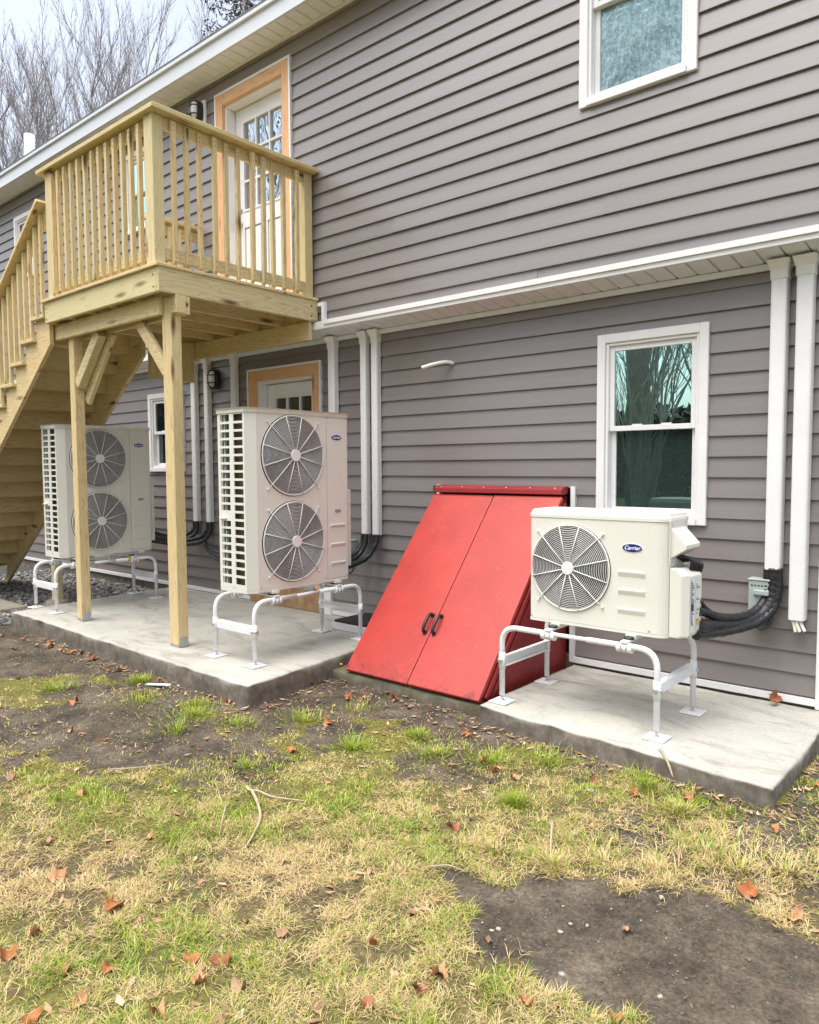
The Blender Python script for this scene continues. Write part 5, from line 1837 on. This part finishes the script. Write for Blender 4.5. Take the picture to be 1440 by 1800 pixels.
for i, (x, y, r) in enumerate([(-1.4, 2.12, .010), (-1.415, 2.10, .007), (-1.22, 2.31, .008), (-1.17, 2.34, .009), (-1.22, 2.24, .009), (-0.98, 2.21, .007), (-1.11, 2.05, .011), (-1.03, 2.67, .01), (-0.83, 2.15, .01), (-1.62, 3.26, .022), (-2.03, 2.96, .02), (-1.68, 3.16, .018)]):
    q = stones(np.array([x]), np.array([y]), np.array([r]))
    m = MB(); m.v = [tuple(v) for v in q[0]]
    for f in q[1].reshape(-1, 3): m.face(f)
    tag(m.build('pebble', PEB), 'small pale pebble lying on the dark bare soil path' if i < 9 else 'grey stone among the moss by the right slab', 'stone', 'pebbles on the dark soil path' if i < 9 else 'stones by the right slab')

# twigs
TWIG = simple('twig_bark', (0.42, 0.34, 0.24), 0.8, var=0.2, scale=20)
def twig(paths, label):
    m = MB()
    for pts, r in paths:
        P3 = [(x, y, gzf(x, y) + h) for x, y, h in pts]
        cp = curve(P3, 5)
        m.tube(cp, [r * (1 - 0.6 * i / len(cp)) for i in range(len(cp))], 6)
    tag(m.build('twig', TWIG), label, 'twig')
twig([([(-2.97, 2.22, .03), (-2.92, 2.20, .035), (-2.88, 2.23, .03), (-2.79, 2.24, .025), (-2.65, 2.32, .02)], .008), ([(-2.90, 2.2, .035), (-2.78, 2.14, .03), (-2.66, 2.06, .028), (-2.57, 1.95, .025), (-2.51, 1.86, .02)], .009)], 'pale forked twig lying in the middle of the lawn')
twig([([(-2.85, 2.01, .05), (-2.77, 1.93, .03), (-2.69, 1.86, .02)], .004)], 'short thin twig beside the pale forked twig')
twig([([(-1.57, 2.8, .07), (-1.52, 2.70, .05), (-1.47, 2.61, .015)], .006)], 'short tan stick leaning at the edge of the dark soil path')
twig([([(-3.62, 1.83, .03), (-3.55, 1.97, .025), (-3.48, 2.11, .02)], .004)], 'thin straight twig lying across the left side of the lawn')
twig([([(-1.82, 2.26, .02), (-1.76, 2.3, .03), (-1.7, 2.33, .015)], .005)], 'dark little twig at the pointed end of the soil path')
twig([([(-1.42, 3.62, .15), (-1.37, 3.6, .10), (-1.33, 3.57, .04)], .009)], 'split wood stick leaning on the front edge of the right slab')

# fallen leaves: one lobed outline, curled differently
LEAFM = []
for i, c in enumerate(((0.47, 0.18, 0.07), (0.52, 0.27, 0.135), (0.32, 0.12, 0.06), (0.38, 0.24, 0.14))):
    m, t, p = nt('dry_leaf')
    tc = N(t, 'ShaderNodeTexCoord')
    n = N(t, 'ShaderNodeTexNoise', Scale=40.0, Detail=5.0, Roughness=0.7)
    L(t, tc.outputs['Object'], n.inputs['Vector'])
    r = ramp(t, n.outputs[0], [(0.3, tuple(k * 0.6 for k in c)), (0.6, c), (0.8, tuple(min(1, k * 1.3) for k in c))])
    L(t, r.outputs[0], p.inputs['Base Color'])
    p.inputs['Roughness'].default_value = 0.6
    p.inputs['Specular IOR Level'].default_value = 0.3
    LEAFM.append(m)
OUT = [(0, -0.85), (0.2, -0.6), (0.55, -0.66), (0.6, -0.36), (0.92, -0.1), (0.74, 0.12), (0.8, 0.42), (0.5, 0.46), (0.34, 0.68), (0.0, 0.95)]
OUT = OUT + [(-x, y) for x, y in OUT[-2:0:-1]]
def leaf_mesh(seed):
    rnd = random.Random(seed)
    m = MB(); m.smooth = True
    pts = [(x * rnd.uniform(0.8, 1.1), y * rnd.uniform(0.85, 1.1)) for x, y in OUT]
    k1, k2, ph = rnd.uniform(0.35, 1.1), rnd.uniform(-0.5, 0.8), rnd.uniform(0, 6)
    def H(x, y): return k1 * x * x + k2 * y * y + 0.2 * math.sin(3 * x + 2.5 * y + ph) + 0.14 * math.sin(6 * y - 4 * x + ph) + 0.3 * abs(x) * math.sin(ph)
    n = len(pts)
    m.v.append((0, 0, H(0, 0)))
    cu_ = rnd.uniform(0.0, 0.5)
    for s in (0.5, 1.0):
        for x, y in pts:
            q = 1 - cu_ * max(0.0, s - 0.5) * (0.5 + 0.5 * math.sin(2 * y + ph))
            m.v.append((x * s * q, y * s, H(x * s, y * s)))
    for i in range(n):
        j = (i + 1) % n
        m.face((0, 1 + i, 1 + j)); m.face((1 + i, 1 + n + i, 1 + n + j, 1 + j))
    return m
leaf_src = []
for s in range(8):
    for q in range(4):
        pass
meshes = []
for s in range(10):
    o = leaf_mesh(s + 3).build('fallen_leaf', LEAFM[s % 4])
    meshes.append(o.data); bpy.data.objects.remove(o)
LAWN = [(-2.9, 1.24, 1.0, 1), (-2.55, 1.29, 1.25, 0), (-3.18, 1.33, .8, 3), (-1.98, 1.37, 1.15, 2), (-2.07, 1.31, .9, 0), (-1.4, 1.78, 1.0, 1), (-3.91, 1.48, .8, 3), (-3.5, 1.64, .8, 1), (-1.94, 1.59, .6, 3), (-1.67, 1.97, .5, 2), (-1.67, 1.76, .7, 0), (-1.84, 1.33, .8, 3), (-1.96, 1.27, .7, 1), (-2.61, 1.04, .8, 1), (-2.56, 0.93, .8, 0), (-2.35, 1.01, .9, 1), (-2.24, 1.11, .7, 0), (-1.41, 1.69, .8, 2), (-2.1, 1.55, .6, 3), (-1.98, 2.07, .6, 3), (-1.94, 1.11, .9, 1), (-2.16, 0.98, .8, 1), (-1.59, 1.43, .7, 3), (-1.49, 1.53, .7, 2), (-2.21, 0.86, .8, 0), (-2.45, 1.6, .6, 3), (-2.9, 1.65, .6, 1), (-2.3, 1.9, .55, 3), (-1.75, 1.2, .8, 3), (-1.12, 1.85, .7, 0)]
FARL = [(-4.89, 2.26, 1.0, 0), (-3.18, 2.7, 1.0, 0), (-4.1, 2.92, .8, 1), (-3.34, 3.12, .8, 0), (-2.11, 3.16, 1.0, 1), (-1.95, 2.58, .9, 2), (-1.42, 3.33, .7, 0), (-1.65, 3.36, .8, 2), (-2.23, 3.23, 1.0, 0), (-2.55, 3.5, .8, 2), (-2.52, 3.49, .7, 0), (-4.35, 1.98, .7, 1), (-1.99, 3.16, .7, 1), (-0.82, 3.4, .6, 0), (-0.9, 3.05, .6, 1)]
SLABL = [(-3.59, 3.57, 1.0, 2), (-3.45, 3.53, .8, 2), (-3.55, 3.51, .7, 0), (-3.30, 3.7, .9, 0), (-4.14, 3.34, .7, 1), (-3.98, 3.57, .8, 2), (-6.61, 2.85, .9, 0), (-6.23, 2.86, .9, 0), (-6.10, 2.88, .9, 2), (-6.4, 2.84, .8, 1), (-5.9, 2.88, .8, 2), (-5.76, 2.25, .7, 3), (-5.44, 2.87, .8, 1), (-4.97, 2.87, .7, 2), (-4.86, 2.88, .6, 1), (-7.1, 2.82, .8, 1), (-7.4, 2.75, .7, 3), (-6.75, 2.6, .7, 3), (-1.22, 3.48, .8, 1), (-1.20, 3.42, .8, 0), (-0.72, 4.1, .9, 2), (-0.76, 3.95, .8, 0), (-3.12, 3.65, .6, 3)]
PATHL = [(-0.77, 2.86, 1.0, 0), (-0.6, 2.80, .9, 1), (-1.04, 2.38, .5, 3), (-0.89, 1.96, .6, 0)]
MARKS = [('the fork of the pale twig', (-2.9, 2.2)), ('the pointed soil path end', (-1.76, 2.25)), ('the white plastic strip', (-4.78, 2.82)),
         ('the front corner of the big slab', (-3.91, 2.94)), ('the right slab front left corner', (-2.61, 3.7)), ('the right slab front right corner', (-0.87, 3.59)),
         ('the left deck post', (-6.85, 3.2)), ('the lower left photo corner', (-2.27, 0.8)), ('the middle of the bottom photo edge', (-1.35, 1.57)), ('the right edge of the soil path', (-0.5, 2.6))]
ORD = ['nearest', 'second nearest', 'third nearest', 'fourth nearest', 'fifth nearest', 'sixth nearest', 'seventh nearest', 'eighth nearest', 'ninth nearest', 'tenth nearest', 'eleventh nearest', 'twelfth nearest']
HUE = ('russet', 'tan-orange', 'dark rust', 'pale brown')
ALL = [(x, y, s, ci, 'lawn', 'dry leaves on the lawn') for x, y, s, ci in LAWN] + [(x, y, s, ci, 'mossy ground', 'leaves on the mossy ground') for x, y, s, ci in FARL] + \
      [(x, y, s, ci, 'soil', 'leaves along the slab edges') for x, y, s, ci in SLABL] + [(x, y, s, ci, 'dark soil path', 'leaves on the soil path') for x, y, s, ci in PATHL]
for k, (x, y, s, ci, where, grp) in enumerate(ALL):
    pool = [i for i in range(10) if i % 4 == ci]
    me = meshes[pool[k % len(pool)]]
    best = None
    for nm, (mx, my) in MARKS:
        rank = sum(1 for q in ALL if q[3] == ci and math.hypot(q[0] - mx, q[1] - my) < math.hypot(x - mx, y - my) - 1e-9)
        dist = math.hypot(x - mx, y - my)
        if best is None or (rank, dist) < best[:2]: best = (rank, dist, nm)
    o = bpy.data.objects.new('fallen_leaf', me); COL.objects.link(o)
    o.location = (x, y, gzf(x, y) + 0.016)
    o.rotation_euler = (random.uniform(-0.5, 0.5), random.uniform(-0.5, 0.5), random.uniform(0, 6.28))
    sc = 0.046 * s
    o.scale = (sc, sc * random.uniform(0.7, 1.0), sc)
    tag(o, f"{HUE[ci]} leaf {ORD[min(best[0], 11)]} of its colour to {best[2]}", 'leaf', grp)
o = bpy.data.objects.new('fallen_leaf', meshes[2]); COL.objects.link(o)
o.location = (-1.2, 4.88, 0.19); o.rotation_euler = (1.0, 0.2, 0.6); o.scale = (0.05, 0.05, 0.05)
tag(o, 'russet leaf standing against the white base trim on the right slab', 'leaf')
o = bpy.data.objects.new('fallen_leaf', meshes[6]); COL.objects.link(o)
o.location = (-6.9, 4.3, 0.215); o.rotation_euler = (0.2, 0.2, 0.9); o.scale = (0.05, 0.05, 0.05)
tag(o, 'brown leaf on the big slab under the deck, between the two stands', 'leaf')

# ------------------------------------------------------------------ trees
BARK = simple('bark', (0.29, 0.265, 0.265), 0.9, var=0.25, scale=6)
def bare_tree(seed, H, stems, spread, detail=3):
    rnd = random.Random(seed)
    V, Fc = [], []
    def seg(p, q, ra, rb, n=3):
        d = (q - p).normalized(); a = d.orthogonal().normalized(); c = d.cross(a)
        b = len(V)
        for P_, r in ((p, ra), (q, rb)):
            for j in range(n):
                t = 2 * math.pi * j / n
                V.append(tuple(P_ + (a * math.cos(t) + c * math.sin(t)) * r))
        for j in range(n):
            k2 = (j + 1) % n
            Fc.append((b + j, b + k2, b + n + k2, b + n + j))
    def grow(p, d, Ln, r, lev):
        n = 7 if lev == 0 else 5
        step = Ln / n
        pts = [p]
        for i in range(n):
            d = (d + Vector((rnd.gauss(0, 0.1), rnd.gauss(0, 0.1), rnd.gauss(0.09, 0.06)))).normalized()
            q = p + d * step
            seg(p, q, r * (1 - 0.8 * i / n), r * (1 - 0.8 * (i + 1) / n), 5 if lev == 0 else 3)
            p = q; pts.append(p)
            if lev < detail and (lev > 0 or i >= 1):
                for _ in range(2 if lev < 2 else rnd.choice((1, 2))):
                    ax = Vector((rnd.gauss(0, 1), rnd.gauss(0, 1), rnd.gauss(0.25, 0.5))).normalized()
                    nd = (d * 0.95 + ax * rnd.uniform(0.3, 0.6)).normalized()
                    grow(p, nd, Ln * rnd.uniform(0.3, 0.5) * (1 - 0.5 * i / n), max(0.0045, r * 0.45 * (1 - 0.5 * i / n)), lev + 1)
    split = []
    for s in range(stems):
        a = rnd.uniform(0, 6.28)
        d = Vector((math.cos(a) * spread, math.sin(a) * spread, 1)).normalized()
        grow(Vector((math.cos(a) * 0.15, math.sin(a) * 0.15, -0.2)), d, H * rnd.uniform(0.8, 1.0), H * 0.0055, 0)
    return V, Fc
def tree_thing(src, loc, rz, sc, label, grp):
    t = thing('bare_tree', label, 'tree', loc, grp)
    t.rotation_euler = (0, 0, rz); t.scale = (sc, sc, sc)
    o = bpy.data.objects.new('branches', src); COL.objects.link(o); o.parent = t
    return t
srcs = []
for sd_, st_, sp2, Hh in ((1, 4, 0.16, 10.0), (2, 3, 0.13, 10.0), (5, 5, 0.2, 10.0)):
    V, Fc = bare_tree(sd_, Hh, st_, sp2)
    me = bpy.data.meshes.new('branches'); me.from_pydata(V, [], Fc); me.materials.append(BARK); me.update()
    srcs.append(me)
TG = 'bare trees behind the house'
for i, (x, y, hgt, rz, k, lab) in enumerate([
        (-39.1, 14.0, 21.5, 0.3, 0, 'bare grey tree showing farthest along the eave, past the vent pipe'),
        (-34.4, 14.0, 19.6, 1.7, 1, 'bare slender tree behind the white roof vent pipe'),
        (-31.3, 14.5, 18.8, 2.6, 2, 'bare many-stemmed tree just beside the roof vent pipe'),
        (-28.2, 14.0, 21.0, 0.9, 0, 'tallest bare tree above the eave, its top cut off by the photo'),
        (-26.2, 14.3, 18.2, 4.1, 1, 'bare tree with upright twigs just right of the tallest one'),
        (-24.6, 14.0, 16.4, 5.2, 2, 'low bare tree showing nearest the deck rail corner'),
        (-33.0, 17.0, 19.0, 3.3, 0, 'bare tree set back between the vent pipe and the tallest tree'),
        (-36.5, 16.0, 19.5, 5.0, 2, 'bare tree at the picture edge, set back behind the others')]):
    tree_thing(srcs[k], (x, y, -0.1), rz, hgt / 11.2, lab, TG)

NEEDLE = simple('needles', (0.035, 0.05, 0.035), 0.8, var=0.4, scale=3)
def conifer(seed, H, loc, label, grp=None, wid=0.2, low=0.14):
    rnd = random.Random(seed)
    t = thing('conifer', label, 'tree', loc, grp)
    m = MB(); m.tube([(0, 0, -0.2), (0, 0, H * 0.5), (0, 0, H)], [H * 0.018, H * 0.012, 0.02], 8); m.build('trunk', BARK, t).matrix_parent_inverse = Matrix()
    co, fa, nb = [], [], 0
    mb = MB()
    z = H * low
    while z < H * 0.985:
        Lb = (H - z) * wid * 1.6 + 0.35
        Lb = min(Lb, H * wid)
        for q in range(6):
            a = rnd.uniform(0, 6.28)
            l = Lb * rnd.uniform(0.55, 1.05)
            base = Vector((0, 0, z + rnd.uniform(-.2, .2)))
            d = Vector((math.cos(a), math.sin(a), 0))
            prev = base
            nseg = max(4, int(l / 0.28))
            for i in range(1, nseg + 1):
                f = i / nseg
                p = base + d * l * f + Vector((0, 0, -0.55 * l * f * (1 - 0.62 * f)))
                if i % 2 == 0:
                    mb.tube([prev, p], [0.02, 0.015], 3, caps=False); prev = p
                for c in range(10):
                    w = (1 - f * 0.55) * 0.34 * min(1, l)
                    o_ = p + Vector((rnd.gauss(0, w * 0.5), rnd.gauss(0, w * 0.5), rnd.gauss(-0.1, 0.1)))
                    nd = Vector((rnd.gauss(0, 1), rnd.gauss(0, 1), rnd.gauss(-0.9, 0.6))).normalized()
                    sd2 = nd.orthogonal().normalized()
                    L2 = rnd.uniform(0.1, 0.24)
                    co += [tuple(o_ - sd2 * 0.022), tuple(o_ + sd2 * 0.022), tuple(o_ + nd * L2)]
                    fa += [nb, nb + 1, nb + 2]; nb += 3
        z += rnd.uniform(0.28, 0.42) * H / 16
    mb.build('branch', BARK, t).matrix_parent_inverse = Matrix()
    o = mass('crown', np.array(co), np.array(fa), 3, NEEDLE, {}, None)
    o.parent = t
    return t
conifer(5, 20.0, (-19.4, 15.0, -0.1), 'dark spruce with drooping boughs rising behind the roof eave', wid=0.165)
# behind the camera: what the panes mirror, then woods added for shade
GB = 'yard trees mirrored in the window panes'
tree_thing(srcs[0], (-8.4, -9.6, -0.1), 0.4, 0.95, 'forked bare tree mirrored in the upper sash of the lower right window', GB)
tree_thing(srcs[0], (-6.2, -10.5, -0.1), 2.4, 1.0, 'bare yard tree mirrored at the right of the lower right window', GB)
tree_thing(srcs[1], (-9.8, -12.5, -0.1), 1.1, 1.1, 'slender bare yard tree mirrored low in the lower right window', GB)
tree_thing(srcs[0], (-28.0, -13, -0.1), 0.2, 2.1, 'bare yard tree mirrored in the upper door panes', GB)
conifer(9, 27.0, (-11.2, -16.0, -0.1), 'tall spruce mirrored in the rain-streaked upper window', GB, wid=0.15, low=0.38)
for i, (x, y, sc) in enumerate([(-24, -17, 1.6), (-18.5, -20, 1.7), (-13, -21, 1.6), (-6.5, -19, 1.5), (-1, -18, 1.6), (4.5, -16, 1.6), (10, -14, 1.7), (-29, -12, 1.6), (15, -9, 1.5)]):  # added tree row, cuts low sky light on the wall and deck
    tree_thing(srcs[i % 3], (x, y, -0.1), i * 1.3, sc, 'bare tree added across the yard to dim horizon light, seen only mirrored in panes', 'bare trees added across the yard to dim horizon light')
hx = RNG.uniform(-45, 30, 60000); hy = -25 - np.abs(RNG.normal(0, 2.5, 60000)); hz_ = RNG.random(60000) ** 0.8 * (3.4 + 2.4 * fbm(hx, hx * 0, 0.25, 4))
lx = -46 - np.abs(RNG.normal(0, 3, 60000)); ly = RNG.uniform(-30, 40, 60000); lz = RNG.random(60000) ** 0.8 * (8 + 5 * fbm(ly, ly * 0, 0.2, 7))  # left belt added out of view to darken under the deck and stairs
v0 = np.concatenate([np.stack([hx, hy, hz_], -1), np.stack([lx, ly, lz], -1)])
e1 = RNG.normal(0, 0.22, v0.shape); e2 = RNG.normal(0, 0.22, v0.shape)
e1[60000:] *= 1.8; e2[60000:] *= 1.8
co = np.stack([v0, v0 + e1, v0 + e2], 1).reshape(-1, 3)
mass('far_and_added_woods', co, np.arange(len(co)), 3, simple('far_and_added_twigs', (0.07, 0.065, 0.05), 0.9, var=0.3), {})
